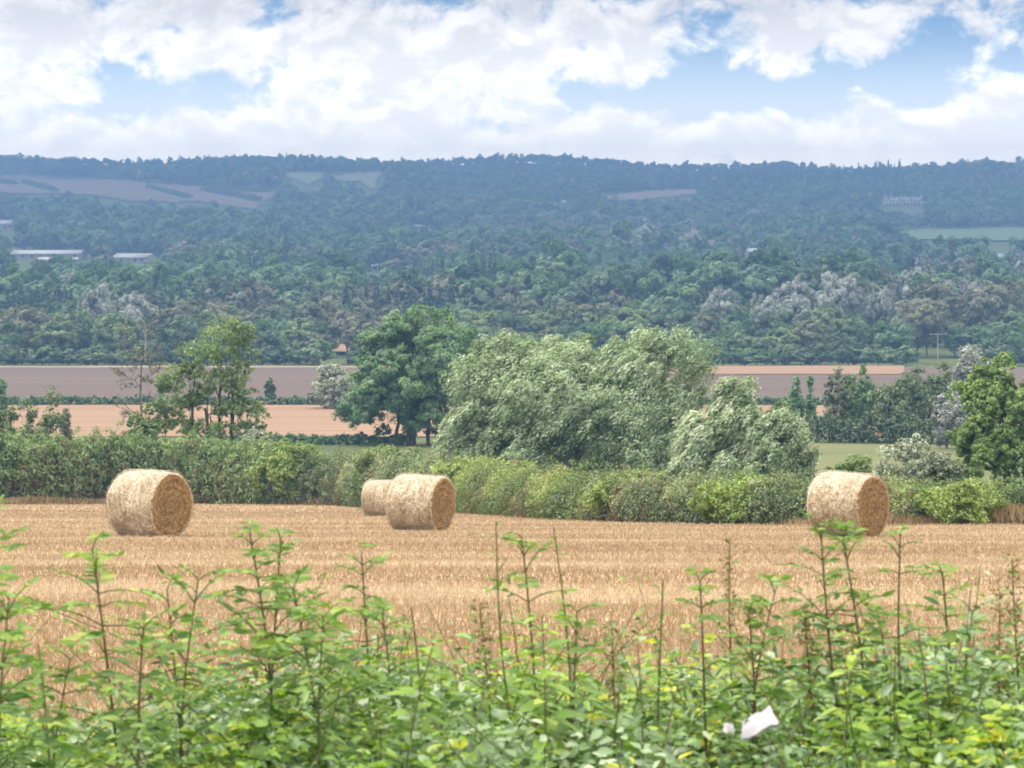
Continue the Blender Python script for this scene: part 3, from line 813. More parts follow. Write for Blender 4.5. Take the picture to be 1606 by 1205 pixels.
def build_mid():
    # --- the big dark oak
    d = 300.0; p = at(655, d - 1); H = ztop(484, d) - p[2]; W = 236 / F * d
    rng = np.random.default_rng(61); cb = MB()
    lc = crown_leaves(cb, rng, (.4, 0, H * .58), (W * .47, W * .42, H * .45), 90, 13, 66, .27, .6, .20, .44, .8, tone=(.25, .8), lop=.18, nrand=.4)
    lc3 = crown_leaves(cb, rng, (W * .12, 0, H * .27), (W * .36, W * .34, H * .20), 34, 11, 54, .27, .6, .25, .44, .9, tone=(.25, .75), lop=.2, nrand=.4)
    lc2 = crown_leaves(cb, rng, (-W * .34, 0, H * .32), (W * .2, W * .2, H * .26), 26, 10, 56, .27, .6, .32, .6, .95, tone=(.3, .8), lop=.25, nrand=.45, shell=.2)
    t = thing('oak_tree', 'big dark green oak left of the large silver willow', 'tree', p)
    cb.obj('crown', M['leaf_oak'], t)
    tb = MB(); limbs(tb, rng, (-.6, 0, -.6), (-.2, 0, H * .36), lc[:26], .42)
    for bx in (-2.4, 1.1, 2.6): limbs(tb, rng, (bx, rng.normal(0, .5), -.6), (bx + rng.normal(0, .3), 0, H * .3), lc[rng.integers(len(lc), size=5)], .22)
    tb.obj('trunk', M['bark'], t, True)
    # --- large silver willow: several leaning masses blown to the right
    def willow(name, label, px, d, boxes, seed, leaf=.30, wind=(.62, -.15, .75), mat='leaf_silver', nl=42):
        base = at(px, d); rng = np.random.default_rng(seed); cb = MB(); tb = MB()
        t = thing(name, label, 'tree', base)
        for (x0, x1, y0, y1, off, n_l, tone) in boxes:
            cx = ((x0 + x1) / 2 - px) / F * d; w = (x1 - x0) / F * d; zt = ztop(y0, d) - base[2]; zb = ztop(y1, d) - base[2]
            lc = crown_leaves(cb, rng, (cx, off, (zt + zb) / 2), (w / 2, w * .42, (zt - zb) / 2), int(n_l * 2.0), 13, nl, leaf, .28, .26, .5, 1.0, wind=wind, windk=.72, streak=.5, nrand=.5, tone=tone, lop=.24, shell=.3)
            limbs(tb, rng, (cx * .5, off * .5, -.4), (cx * .8, off, zb * .4 + zt * .15), lc[:8], .16)
        cb.T = [np.clip(a + RNG.normal(0, .12, len(a)), 0, 1) for a in cb.T]
        cb.obj('crown', M[mat], t); tb.obj('trunk', M['pale_bark'], t, True)
    M['leaf_willow'] = foliage('leaf_willow', [(.0, (.08, .135, .06)), (.3, (.18, .27, .125)), (.55, (.325, .43, .235)), (.8, (.49, .58, .41)), (1, (.65, .70, .59))], trans=.25, gloss=.06)
    willow('silver_willow', 'large silvery green willow blown by wind behind the middle hedge', 900, 172,
           [(700, 900, 528, 735, 0, 40, (.2, .75)), (800, 960, 520, 700, 1.5, 34, (.2, .8)), (930, 1105, 512, 720, .5, 40, (.2, .75)), (690, 800, 610, 770, -1.5, 26, (.3, .85)), (840, 1090, 610, 790, -2, 40, (.1, .6)), (740, 1000, 560, 720, -1, 40, (.2, .75)), (720, 860, 640, 800, -2.5, 24, (.25, .8)), (980, 1110, 600, 770, 0, 24, (.2, .7))], 91, .25, mat='leaf_willow')
    willow('silver_willow', 'smaller wind swept grey green willow right of the large willow', 1160, 140,
           [(1100, 1195, 600, 760, 0, 30, (.25, .75)), (1150, 1262, 640, 780, -.5, 32, (.25, .75)), (1045, 1130, 650, 780, -1, 24, (.35, .9)), (1180, 1276, 662, 800, .6, 22, (.2, .7)), (1080, 1240, 640, 800, -.8, 30, (.2, .7))], 92, .21, mat='leaf_willow')
    # --- bright green tree at the right edge
    d = 130.0; px = 1578; p = at(px, d); H = ztop(566, d) - p[2]
    rng = np.random.default_rng(63); cb = MB(); lcs = []
    for (x0, x1, y0, y1, off, nlb) in ((1500, 1640, 566, 790, 0, 44), (1520, 1600, 560, 660, .5, 22), (1488, 1580, 640, 800, -.6, 28), (1590, 1720, 580, 800, .4, 36)):
        cx = ((x0 + x1) / 2 - px) / F * d; w = (x1 - x0) / F * d; zt = ztop(y0, d) - p[2]; zb = ztop(y1, d) - p[2]
        lcs.append(crown_leaves(cb, rng, (cx, off, (zt + zb) / 2), (w / 2, w * .45, (zt - zb) / 2), nlb, 11, 56, .17, .55, .25, .44, .9, tone=(.25, .8), nrand=.5))
    t = thing('field_maple', 'bright green rounded tree at the right edge beyond the low hedge', 'tree', p)
    cb.obj('crown', foliage('leaf_maple', [(0, (.065, .125, .03)), (.35, (.135, .23, .05)), (.65, (.20, .31, .07)), (1, (.28, .39, .10))]), t)
    tb = MB(); limbs(tb, rng, (0, 0, -.4), (0, 0, H * .35), np.concatenate(lcs)[::7], .17); tb.obj('trunk', M['bark'], t, True)
    # --- sparse ash on the left with visible stems
    d = 186.0; px = 330; p = at(px, d); H = ztop(505, d) - p[2]
    rng = np.random.default_rng(64); cb = MB(); tb = MB(); sx = lambda q: (q - px) / F * d; sz = lambda y: ztop(y, d) - p[2]
    blobs = [(350, 530, 48, 36), (310, 560, 40, 30), (375, 560, 36, 34), (280, 598, 34, 26), (330, 592, 34, 22), (362, 600, 30, 26), (388, 630, 22, 20), (265, 640, 26, 22), (395, 655, 26, 18), (300, 630, 16, 14), (345, 640, 14, 12), (250, 668, 26, 16), (225, 672, 22, 14), (375, 520, 24, 16), (292, 580, 20, 14), (330, 672, 34, 16), (285, 670, 30, 18), (392, 676, 30, 14), (215, 684, 30, 12), (318, 618, 20, 16), (356, 640, 22, 16), (238, 640, 18, 14), (212, 662, 16, 12), (256, 606, 12, 10)]
    for (bx, by, rx, ry) in blobs:
        crown_leaves(cb, rng, (sx(bx), rng.normal(0, .4), sz(by)), (rx / F * d, rx / F * d * .8, ry / F * d), 14, 6, 24, .17, .5, .42, .62, .9, tone=(.3, .95), lop=.35, shell=.1)
    for (b0, f0, tg) in ((342, (345, 610), [0, 3, 4, 5]), (362, (366, 600), [0, 2, 5, 6, 13]), (300, (302, 640), [1, 3, 9, 14]), (335, (322, 640), [1, 4, 10]), (378, (388, 665), [8, 6]), (262, (262, 690), [7, 11, 12])):
        limbs(tb, rng, (sx(b0), rng.normal(0, .3), -.5), (sx(f0[0]), 0, sz(f0[1])), [(sx(blobs[q][0]), 0, sz(blobs[q][1])) for q in tg], .12, wob=.04)
    t = thing('ash_tree', 'sparse green ash tree with thin bare stems above the left hedge', 'tree', p)
    cb.obj('crown', M['leaf_ash'], t); tb.obj('trunk', M['bark'], t, True)
    # --- bare, half dead tree beside it
    d = 205.0; px = 222; p = at(px, d); rng = np.random.default_rng(65); tb = MB(); cb = MB()
    sx = lambda q: (q - px) / F * d; sz = lambda y: ztop(y, d) - p[2]
    def twig(a, dirv, ln, r, dep):
        b = a + dirv * ln; m_ = (a + b) / 2 + rng.normal(0, ln * .07, 3)
        tb.tube([a, m_, b], [r, r * .8, r * .55], 5, cap=False)
        if dep:
            for _ in range(4 if dep > 1 else 5):
                twig(a + (b - a) * rng.uniform(.5, 1), unit(dirv + rng.normal(0, .55, 3) + np.array([0, 0, .08])), ln * rng.uniform(.5, .75), r * .55, dep - 1)
    root = np.array([0, 0, -.4])
    tb.tube([root, (.1, 0, sz(690)), (-.1, .1, sz(620)), (.05, 0, sz(545))], [.12, .10, .07, .035], 7)
    for yb, dx in ((655, -1), (640, 1), (610, -1), (600, 1), (575, -1), (565, 1), (550, -.3), (548, .5)):
        twig(np.array([0, 0, sz(yb)]), unit(np.array([dx, rng.normal(0, .4), .75])), rng.uniform(.9, 1.7), .038, 3)
    for (bx, by) in ((262, 640), (240, 660), (205, 655), (232, 600), (206, 606), (242, 572), (214, 556), (196, 580)):
        crown_leaves(cb, rng, (sx(bx), 0, sz(by)), (.9, .8, .7), 8, 4, 9, .15, .5, .4, .42, .9, tone=(.3, .7))
    t = thing('dead_tree', 'grey half bare tree left of the sparse ash', 'tree', p)
    tb.obj('trunk', M['pale_bark'], t, True); cb.obj('crown', M['leaf_olive'], t)
    # --- scrubby trees above the left end of the hedge
    def small(name, label, px, d, py, wpx, mat, seed, bf=.1, n_l=22, leaf=None, cat='tree', group=None, n_leaf=20, tone=(.2, .7), yb=None):
        p = at(px, d); h = ztop(py, d) - p[2]
        return put_tree(tree_meshes(name + str(seed), seed, h, wpx / F * d, bf, n_l, 10, int(n_leaf * 2.2), leaf or .00095 * d, M[mat], M['bark'], aspect=.6, lobe_r=.34, sub_r=.62, shell=.15, under=.95, tone=(tone[0] + .12, min(1, tone[1] + .15)), lop=.3, nrand=.5), p, label, cat, group, name)
    small('hawthorn_tree', 'small thin crowned tree with bare top above the left hedge end', 62, 190, 612, 80, 'leaf_mid', 401, .2, 18, n_leaf=12)
    small('hawthorn_tree', 'dense green bush at the left frame edge behind the hedge', 4, 184, 640, 60, 'leaf_mid', 402, .1)
    small('hawthorn_tree', 'dark shrub at the left edge in front of the ploughed field', -14, 330, 590, 56, 'leaf_oak', 403, .1)
    small('hawthorn_tree', 'small leafy tree right of the bare tree in front of the stubble strip', 98, 196, 632, 30, 'leaf_olive', 404, .15, 14)
    small('willow_bush', 'pale grey rounded willow left of the big dark oak', 527, 400, 570, 70, 'leaf_silver', 405, .0, 34, cat='shrub')
    small('hawthorn_tree', 'slim young tree standing against the ploughed field', 422, 420, 596, 18, 'leaf_mid', 406, .05, 10)
    # --- row beyond the meadow on the right
    small('ivy_clad_tree', 'narrow ivy clad tree rising against the ploughed field', 1248, 312, 584, 26, 'leaf_oak', 411, .0, 14, tone=(.25, .7))
    small('ivy_clad_tree', 'narrowest ivy clad tree beside another narrow one', 1272, 314, 590, 15, 'leaf_oak', 412, .0, 10, tone=(.25, .7))
    small('poplar_tree', 'leftmost of the three upright trees beyond the meadow', 1306, 308, 583, 34, 'leaf_olive', 413, .0, 18)
    small('poplar_tree', 'paler middle one of three upright trees beyond the meadow', 1330, 309, 588, 30, 'leaf_ash', 414, .0, 18, tone=(.1, .5))
    small('poplar_tree', 'darkest right one of three upright trees beyond the meadow', 1356, 307, 582, 30, 'leaf_oak', 415, .0, 18, tone=(.25, .75))
    small('field_maple', 'broad green tree left of the silver grey tree beyond the meadow', 1412, 306, 590, 84, 'leaf_mid', 416, .02, 30)
    small('field_maple', 'rounded green tree just left of the silver grey tree top', 1458, 310, 571, 70, 'leaf_mid', 417, .02, 28)
    small('silver_willow', 'silver grey leaved tree left of the bright green tree', 1522, 285, 561, 92, 'leaf_grey', 418, .02, 34, tone=(.35, .9))
    small('silver_willow', 'lower silver grey shoulder tree beside the bright green tree', 1484, 290, 612, 44, 'leaf_grey', 419, .0, 20, tone=(.25, .7), cat='tree')
    field_hedge('dark green hedgerow along the far edge of the meadow', 1262, 1500, 304, 300, 2.4, .34, 700, M['leaf_mid'], 31)
    field_hedge('long thin hedgerow along the near edge of the ploughed field', -120, 600, 413, 414, 1.1, .35, 1200, M['leaf_oak'], 32)
    field_hedge('hedgerow right of the willows below the ploughed field', 1090, 1500, 413, 414, 1.1, .35, 700, M['leaf_oak'], 33)
    field_hedge('low dark hedge left of the big oak below the stubble strip', 360, 640, 301, 299, .9, .3, 700, M['leaf_oak'], 34)
    # hedge lines crossing the big hill field
    for k, (a, b, h) in enumerate((((-10, 287), (22, 291), 4), ((35, 289), (88, 303), 4), ((232, 296), (298, 313), 4), ((318, 301), (408, 318), 5), ((318, 299), (424, 304), 4.5))):
        A = hit(a[0], a[1], 640); B = hit(b[0], b[1], 640)
        ln = np.linspace(A[:2], B[:2], 16)
        mb, rng = hedge_mesh(500 + k, ln, lambda s: h, lambda s: 6.0, 1.5, 420, 8, (.05, .35), 1.6, .3)
        lab = ['short dark hedge at the left end of the hill field', 'sloping hedge near the left end of the hill field', 'sloping hedge across the middle of the hill field', 'thick lower hedge at the right end of the hill field', 'level upper hedge at the right end of the hill field'][k]
        hedge_thing('hedgerow', lab, 'hedge', mb, M['leaf_oak'], (A + B) / 2)
    # dark copse on the crest of the hill field
    kinds = build_belt.kinds; rng = np.random.default_rng(9)
    for k, q in enumerate(np.linspace(84, 138, 10)):
        h = hit(q, 281.5, 640); hh = ztop(258 + rng.uniform(0, 4), h[1]) - h[2]
        t = put_tree(kinds['dark'][k % 2], h, 'dark tree of the dense copse on the left hill crest', 'tree', 'copse on the hill crest', 'oak_tree', rng.uniform(0, 6), hh / 12)
    for q, py, w in ((2, 243, 10), (12, 250, 8), (103, 246, 16), (112, 245, 16), (122, 247, 14), (146, 247, 14), (152, 250, 10)):
        h = at(q, 3440); hh = ztop(py, h[1]) - h[2]
        put_tree(kinds['green'][0], h, 'tall hazy tree standing out on the far left skyline', 'tree', 'skyline trees', 'broadleaf_tree', q, hh / 12)
    h = at(1229, 3465); put_tree(kinds['green'][1], h, 'lone hazy tree bump on the far right of centre skyline', 'tree', None, 'broadleaf_tree', 1, (ztop(251, 3465) - h[2]) / 12)

# ------------------------------------------------------------------ buildings and poles
def build_buildings():
    m_white = plain('white_sheet_roof', (.40, .42, .44), (.32, .34, .36), .4, rough=.5)
    m_grey = plain('grey_sheet_roof', (.30, .31, .32), (.24, .25, .26), .4, rough=.6)
    m_wall = plain('render_wall', (.36, .34, .31), (.30, .28, .26), .5)
    m_brick = plain('brick_wall', (.30, .16, .11), (.22, .12, .09), .8)
    m_stone = plain('stone_wall', (.40, .38, .33), (.30, .28, .25), .4)
    m_slate = plain('slate_roof', (.20, .20, .21), (.14, .14, .15), .6)
    m_glass = plain('dark_glass', (.03, .035, .04), rough=.2)
    def gable(name, label, cat, px, py, wpx, hpx, depth, wall, roof, rz=0.0, pitch=.22, chim=0, nwin=4, door=True, d=None):
        p = hit(px, py, 640) if d is None else at(px, d); dd = p[1]
        W = wpx / F * dd; Hh = hpx / F * dd; D = depth
        t = thing(name, label, cat, p, rz)
        wl = MB(); wh = Hh * .58; rh = Hh - wh
        x, y = W / 2, D / 2
        V = [(-x,-y,-3),(x,-y,-3),(x,y,-3),(-x,y,-3),(-x,-y,wh),(x,-y,wh),(x,y,wh),(-x,y,wh),(-x,0,wh+rh-.15),(x,0,wh+rh-.15)]
        wl.add(V, [[0,1,5,4],[2,3,7,6],[1,2,6,5],[3,0,4,7]]); wl.add(V, [[5,6,9],[7,4,8]])
        wl.obj('wall', wall, t)
        e = .5; rb = MB(); th = .25
        for sgn in (-1, 1):
            R = [(-x-e, sgn*(y+e), wh-.2), (x+e, sgn*(y+e), wh-.2), (x+e, 0, wh+rh), (-x-e, 0, wh+rh)]
            R2 = [(a, b, c + th) for a, b, c in R]
            rb.add(R + R2, [[0,1,2,3],[4,7,6,5],[0,4,5,1],[1,5,6,2],[3,2,6,7],[0,3,7,4]])
        ro = rb.obj('roof', roof, t)
        for k in range(chim):
            c = MB(); cx = -x * .7 + k * (1.4 * x / max(1, chim - 1)); c.box((cx, 0, wh + rh + .6), (1.0, .8, 2.2)); c.box((cx, 0, wh + rh + 1.75), (1.2, 1.0, .2)); c.obj('chimney', wall, ro)
        for k in range(nwin):
            cx = -x + (k + .5) * W / nwin
            g = MB(); g.box((cx, -y - .02, wh * .55), (min(1.6, W / nwin * .5), .12, min(1.5, wh * .4))); g.obj('window', m_glass, t)
        if door:
            g = MB(); g.box((x * .12, -y - .03, min(1.1, wh * .4)), (1.6, .14, min(2.2, wh * .8))); g.obj('door', m_slate, t)
        return t
    gable('farm_shed', 'long low shed with a white sheet roof among trees at the left', 'shed', 76, 406, 108, 13, 30, m_wall, m_white, 0, nwin=8)
    gable('farm_shed', 'lower pale shed in front of the long white roofed shed', 'shed', 92, 413, 60, 9, 20, m_wall, m_white, .1, nwin=5)
    gable('farm_shed', 'pale grey roofed barn right of the long white shed', 'barn', 212, 413, 58, 15, 22, m_wall, m_grey, -.25, nwin=5)
    gable('farm_shed', 'wide flat roofed grey shed above the big dark oak', 'shed', 616, 424, 62, 11, 25, m_wall, m_white, 0, nwin=6)
    gable('white_house', 'small white gabled house among trees right of centre', 'house', 1181, 403, 22, 13, 9, m_wall, m_white, .3, chim=1, nwin=3)
    gable('white_house', 'small pale house with a reddish wall near the right edge', 'house', 1564, 411, 22, 12, 9, m_wall, m_grey, -.2, chim=1, nwin=3)
    gable('white_house', 'tiny white house between barn and tall dark tree', 'house', 431, 424, 18, 9, 8, m_wall, m_white, 0, chim=1, nwin=2)
    gable('brick_house', 'small brick house half hidden left of the wide grey shed', 'house', 547, 416, 12, 11, 8, m_brick, m_slate, .2, chim=1, nwin=2)
    gable('white_house', 'pale house at the left frame edge below the hill field', 'house', 8, 361, 26, 15, 11, m_wall, m_grey, .1, chim=2, nwin=3)
    gable('white_house', 'pale low house on the hill left of the small brown field', 'house', 888, 322, 16, 7, 10, m_wall, m_grey, 0, chim=1, nwin=3)
    gable('farm_shed', 'pale low shed in the middle of the far woods', 'shed', 666, 359, 32, 6, 14, m_wall, m_grey, 0, nwin=4)
    # the stone mansion on the right hillside
    p = hit(1417, 323, 640); dd = p[1]; s = dd / F
    t = thing('stone_mansion', 'grey stone mansion with gables and chimneys on the right wooded hillside', 'mansion', p)
    W = 62 * s; h = 7 * s
    b = MB(); b.box((0, 0, h / 2 - 1.5), (W, 12, h + 3)); 
    for gx in (-W * .42, -W * .14, W * .14, W * .42): b.box((gx, -6.6, h / 2 - 1), (W * .13, 1.4, h + 2.6))
    b.obj('wall', m_stone, t)
    r = MB()
    r.add([(-W/2-.4,-6.4,h+.05),(W/2+.4,-6.4,h+.05),(W/2+.4,6.4,h+.05),(-W/2-.4,6.4,h+.05),(-W/2+1,0,h+3.4),(W/2-1,0,h+3.4)], [[0,1,5,4],[2,3,4,5]])
    r.add([(-W/2-.4,-6.4,h+.05),(W/2+.4,-6.4,h+.05),(W/2+.4,6.4,h+.05),(-W/2-.4,6.4,h+.05),(-W/2+1,0,h+3.4),(W/2-1,0,h+3.4)], [[3,0,4],[1,2,5]])
    ro = r.obj('roof', m_slate, t)
    for gx in (-W * .42, -W * .14, W * .14, W * .42):
        g = MB(); w = W * .075
        g.add([(gx-w,-7.5,h+.3),(gx+w,-7.5,h+.3),(gx,-7.5,h+3.8),(gx-w,-2,h+.3),(gx+w,-2,h+.3),(gx,-2,h+3.8)], [[0,1,2],[5,4,3]])
        g.add([(gx-w,-7.5,h+.3),(gx+w,-7.5,h+.3),(gx,-7.5,h+3.8),(gx-w,-2,h+.3),(gx+w,-2,h+.3),(gx,-2,h+3.8)], [[0,2,5,3],[1,4,5,2]])
        g.obj('gable', m_stone, t)
    for cx in (-W * .46, -W * .3, -W * .05, W * .05, W * .28, W * .46):
        c = MB(); c.box((cx, .5, h + 3.6), (1.1, 1.1, 4.6)); c.box((cx, .5, h + 6.0), (1.35, 1.35, .35)); c.obj('chimney', m_stone, ro)
    for k in range(11):
        g = MB(); cx = -W * .46 + k * W * .092
        for zz in (1.6, 4.6):
            g.box((cx, -6.04 if abs(abs(cx) - W * .14) > W * .07 and abs(abs(cx) - W * .42) > W * .07 else -7.34, zz), (1.1, .12, 1.7))
        g.obj('window', m_glass, t)
    # utility poles
    m_pole = plain('weathered_pole', (.30, .285, .265), (.24, .225, .21), 2, stretch=(1, 1, .2))
    def pole(label, px, d, ytop, arm, ybot=None):
        p = at(px, d); h = ztop(ytop, d) - p[2]
        t = thing('utility_pole', label, 'utility pole', p, .06)
        b = MB(); b.tube([(0, 0, -.5), (0, 0, h * .5), (0, 0, h)], [.16, .14, .11], 9); b.obj('pole', m_pole, t, True)
        if arm:
            a = MB(); a.box((0, -.2, h - .12), (arm, .16, .16)); co = a.obj('crossarm', m_pole, t)
            for ix in (-arm * .46, 0, arm * .46):
                i_ = MB(); i_.tube([(ix, -.2, h - .04), (ix, -.2, h + .12), (ix, -.2, h + .3)], [.07, .1, .05], 8); i_.obj('insulator', plain_ins, co, True)
        return t, p, h
    plain_ins = plain('insulator', (.35, .30, .26), rough=.3)
    pole('pale utility pole with a wide crossarm against the trees at the right', 1471, 600, 524, 3.6)
    pole('thin pale pole rising before the trees behind the sparse ash', 228, 628, 511, 0)
    pole('short thin pale pole left of the big oak at the wood edge', 498, 636, 523, 0)

# ------------------------------------------------------------------ bales
def bale_materials():
    def straw(name, stops, end=False, net=False):
        m, t, out = material(name)
        p = t.node('ShaderNodeBsdfPrincipled'); p.inputs['Roughness'].default_value = .8; p.inputs['Specular IOR Level'].default_value = .25
        tc = t.node('ShaderNodeTexCoord'); o = tc.outputs['Object']
        big = t.noise(o, 3.0, 3, .5)
        fine = t.noise(t.scaled(o, (1.0, 1.0, 1.0)), 36, 5, .75, .8)
        mid = t.noise(o, 15, 4, .65, 1.0)
        v = t.math('ADD', t.math('MULTIPLY', fine, .42), t.math('MULTIPLY', mid, .46))
        v = t.math('ADD', v, t.math('MULTIPLY', big, .12))
        if end:
            sx = t.node('ShaderNodeSeparateXYZ'); t.l.new(o, sx.inputs[0])
            r = t.math('SQRT', t.math('ADD', t.math('POWER', sx.outputs[1], 2.0), t.math('POWER', sx.outputs[2], 2.0)))
            ang = t.math('ARCTAN2', sx.outputs[2], sx.outputs[1])
            sp = t.math('ADD', t.math('MULTIPLY', r, 46.0), ang)
            sp = t.math('ADD', sp, t.math('MULTIPLY', mid, 22.0))
            w = t.math('MULTIPLY_ADD', t.math('SINE', sp), .055, 0.0)
            v = t.math('ADD', v, w)
        if net:
            v = t.math('ADD', v, t.math('MULTIPLY_ADD', t.noise(t.scaled(o, (16, .6, .6)), 1.0, 3, .6), .12, -.06))
        c = t.ramp(v, stops); t.l.new(c, p.inputs['Base Color'])
        b = t.node('ShaderNodeBump'); b.inputs['Strength'].default_value = .8; b.inputs['Distance'].default_value = .02
        t.l.new(v, b.inputs['Height']); t.l.new(b.outputs[0], p.inputs['Normal'])
        if net:
            p.inputs['Sheen Weight'].default_value = .7; p.inputs['Sheen Roughness'].default_value = .5
        t.l.new(p.outputs[0], out.inputs[0]); return m
    M['wrap'] = straw('netted_straw', [(.38, (.14, .088, .036)), (.45, (.275, .20, .108)), (.51, (.43, .355, .235)), (.58, (.66, .60, .48))], net=True)
    M['bale_end'] = straw('straw_ends', [(.37, (.09, .045, .015)), (.45, (.26, .15, .055)), (.53, (.42, .28, .125)), (.62, (.60, .48, .29))], end=True)
    M['loose_straw'] = foliage('loose_straw', [(0, (.17, .11, .05)), (.5, (.34, .24, .125)), (1, (.50, .42, .28))], trans=.15, gloss=.03)

def make_bale(seed, R=.70, L=1.22):
    """mesh parts, axis along x, centre at the origin; +x end faces the camera side"""
    rng = np.random.default_rng(seed)
    nth, nx = 144, 30
    th = np.arange(nth) * 2 * PI / nth
    xs = np.concatenate([[-L/2 + .0, -L/2 + .015, -L/2 + .05], np.linspace(-L/2 + .1, L/2 - .1, nx - 6), [L/2 - .05, L/2 - .015, L/2]])
    prof = np.interp(xs, [-L/2, -L/2 + .015, -L/2 + .06, 0, L/2 - .06, L/2 - .015, L/2], [R - .055, R - .02, R - .004, R + .012, R - .004, R - .02, R - .055])
    ph = rng.uniform(0, 6.28, 6)
    def lump(x, t):
        return .020 * np.sin(2 * t + ph[0]) + .015 * np.sin(3 * t + ph[1] + 2 * x) + .007 * np.sin(7 * t + 5 * x + ph[2]) + .006 * np.sin(9 * x + 4 * t + ph[3])
    X, T = np.meshgrid(xs, th, indexing='ij')
    r = prof[:, None] + lump(X, T) + rng.normal(0, .0035, X.shape)
    Y = np.cos(T) * r; Z = np.sin(T) * r
    Z = np.where(Z < -R * .93, -R * .93 + (Z + R * .93) * .25, Z)          # settled flat underneath
    Z = Z - .02 * np.clip(Z / R, 0, 1)
    V = np.stack([X, Y, Z], -1).reshape(-1, 3)
    i, j = np.meshgrid(np.arange(len(xs) - 1), np.arange(nth), indexing='ij')
    a = (i * nth + j).ravel(); b = (i * nth + (j + 1) % nth).ravel()
    side = MB(); side.add(V, np.stack([a, b, b + nth, a + nth], 1))
    ends = []
    for sgn, row in ((1, len(xs) - 1), (-1, 0)):
        ring = np.stack([X[row], Y[row], Z[row]], -1)
        cb = MB(); nr = 22; rows = [ring]
        for k in range(1, nr):
            f = 1 - k / nr
            rr = ring * np.array([1, f, f])
            dish = -.05 * (1 - f ** 2) * sgn + .006 * np.sin(f * 19 + th * 1.0) * sgn + rng.normal(0, .006, nth)
            rr[:, 0] = ring[:, 0] + dish
            rows.append(rr)
        VV = np.concatenate(rows + [np.array([[ring[0, 0] - .05 * sgn, 0, 0]])])
        i, j = np.meshgrid(np.arange(nr - 1), np.arange(nth), indexing='ij')
        a = (i * nth + j).ravel(); b = (i * nth + (j + 1) % nth).ravel()
        q = np.stack([a, b, b + nth, a + nth], 1)
        c = len(VV) - 1; k = np.arange(nth) + (nr - 1) * nth
        tri = np.stack([k, (np.arange(nth) + 1) % nth + (nr - 1) * nth, np.full(nth, c)], 1)
        if sgn < 0: q = q[:, ::-1]; tri = tri[:, ::-1]
        n0 = cb.n; cb.add(VV, q); cb.Fc.append((tri + n0).ravel()); cb.S.append(np.full(nth, 3)); cb.T.append(np.full(nth, .5)); cb.M.append(np.zeros(nth, int))
        # straw ends sticking out, lying along the spiral
        n = 5200; rad = R * .93 * np.sqrt(rng.uniform(0.002, 1, n)); t0 = rng.uniform(0, 2 * PI, n)
        p = np.stack([np.full(n, ring[:, 0].mean() - sgn * .05 * .8) + sgn * .05 * (rad / R) ** 2, np.cos(t0) * rad, np.sin(t0) * rad], 1)
        p[:, 2] = np.maximum(p[:, 2], -R * .92)
        tang = np.stack([np.zeros(n), -np.sin(t0), np.cos(t0)], 1)
        ax = unit(tang + rng.normal(0, .55, (n, 3)) + np.array([sgn * .35, 0, 0]))
        ln = rng.uniform(.03, .11, n)
        cb.quads(p + ax * ln[:, None] * .35 + np.array([sgn * .012, 0, 0]), unit(rng.normal(0, .6, (n, 3)) + np.array([sgn, 0, 0])), ax, ln, rng.uniform(.004, .009, n), None, 0)
        ends.append(cb)
    # wisps on the wrapped side
    n = 9000; x = rng.uniform(-L/2, L/2, n); t0 = rng.uniform(0, 2 * PI, n); rr = R + .012 + lump(x, t0)
    p = np.stack([x, np.cos(t0) * rr, np.sin(t0) * rr], 1); keep = p[:, 2] > -R * .9; p = p[keep]; t0 = t0[keep]; n = len(p)
    nr_ = np.stack([np.zeros(n), np.cos(t0), np.sin(t0)], 1); tang = np.stack([np.zeros(n), -np.sin(t0), np.cos(t0)], 1)
    ax = unit(tang * rng.choice([-1, 1], n)[:, None] + rng.normal(0, .6, (n, 3)))
    ln = rng.uniform(.03, .12, n)
    side.quads(p, unit(nr_ + rng.normal(0, .35, (n, 3))), ax, ln, rng.uniform(.004, .008, n), None, 0)
    # fray where the wrap rolls over the rim and straw skirt at the foot
    fr = MB(); n = 1500; t0 = rng.uniform(-PI, 0, n); t0 = np.where(rng.uniform(size=n) < .5, -PI / 2 + rng.normal(0, .28, n), t0); x = rng.uniform(-L/2, L/2 + .03, n)
    p = np.stack([x, np.cos(t0) * R * 1.01, np.maximum(np.sin(t0) * R * 1.01, -R * .93)], 1)
    fr.quads(p, rdir(n, rng), unit(rng.normal(0, .5, (n, 3)) + np.stack([np.zeros(n), np.cos(t0), np.full(n, .3)], 1)), rng.uniform(.05, .14, n), rng.uniform(.005, .010, n), np.clip(rng.normal(.5, .2, n), 0, 1))
    return side, ends, fr

def build_bales():
    bale_materials()
    # px of the visible centre, base y, diameter px, axis angle (how far the end turns from the view), label
    specs = [(235, 845, 105, 56, 'straw_bale', 'leftmost round straw bale, near the tall dark hedge', 1),
             (660, 829, 90, 65, 'straw_bale', 'front round straw bale of the overlapping pair', 2),
             (600, 813, 57, 70, 'straw_bale', 'partly hidden farther round bale behind the front one of the pair', 3),
             (1330, 838.5, 104, 53, 'straw_bale', 'rightmost round straw bale, showing the most open spiral end', 4)]
    for px, yb, dia, ang, name, lab, seed in specs:
        R = .70; d = 2 * R * F / dia
        x = (px - 803) / F * d
        z = float(gz(x, d))
        side, ends, fr = make_bale(seed * 17, R)
        a = math.radians(ang) + math.atan2(x, d) * 0
        # +x axis points right and towards the camera: world direction (sin a, -cos a)
        t = thing(name, lab, 'straw bale', (x, d, z), -(PI / 2 - a), 'round straw bales on the stubble field')
        zc = R * .93 + .045
        for o in (side.obj('net_wrap', M['wrap'], t, True), ends[0].obj('end_face', M['bale_end'], t, True), ends[1].obj('end_face', M['bale_end'], t, True), fr.obj('straw_fringe', M['loose_straw'], t)):
            o.location = (0, 0, zc)

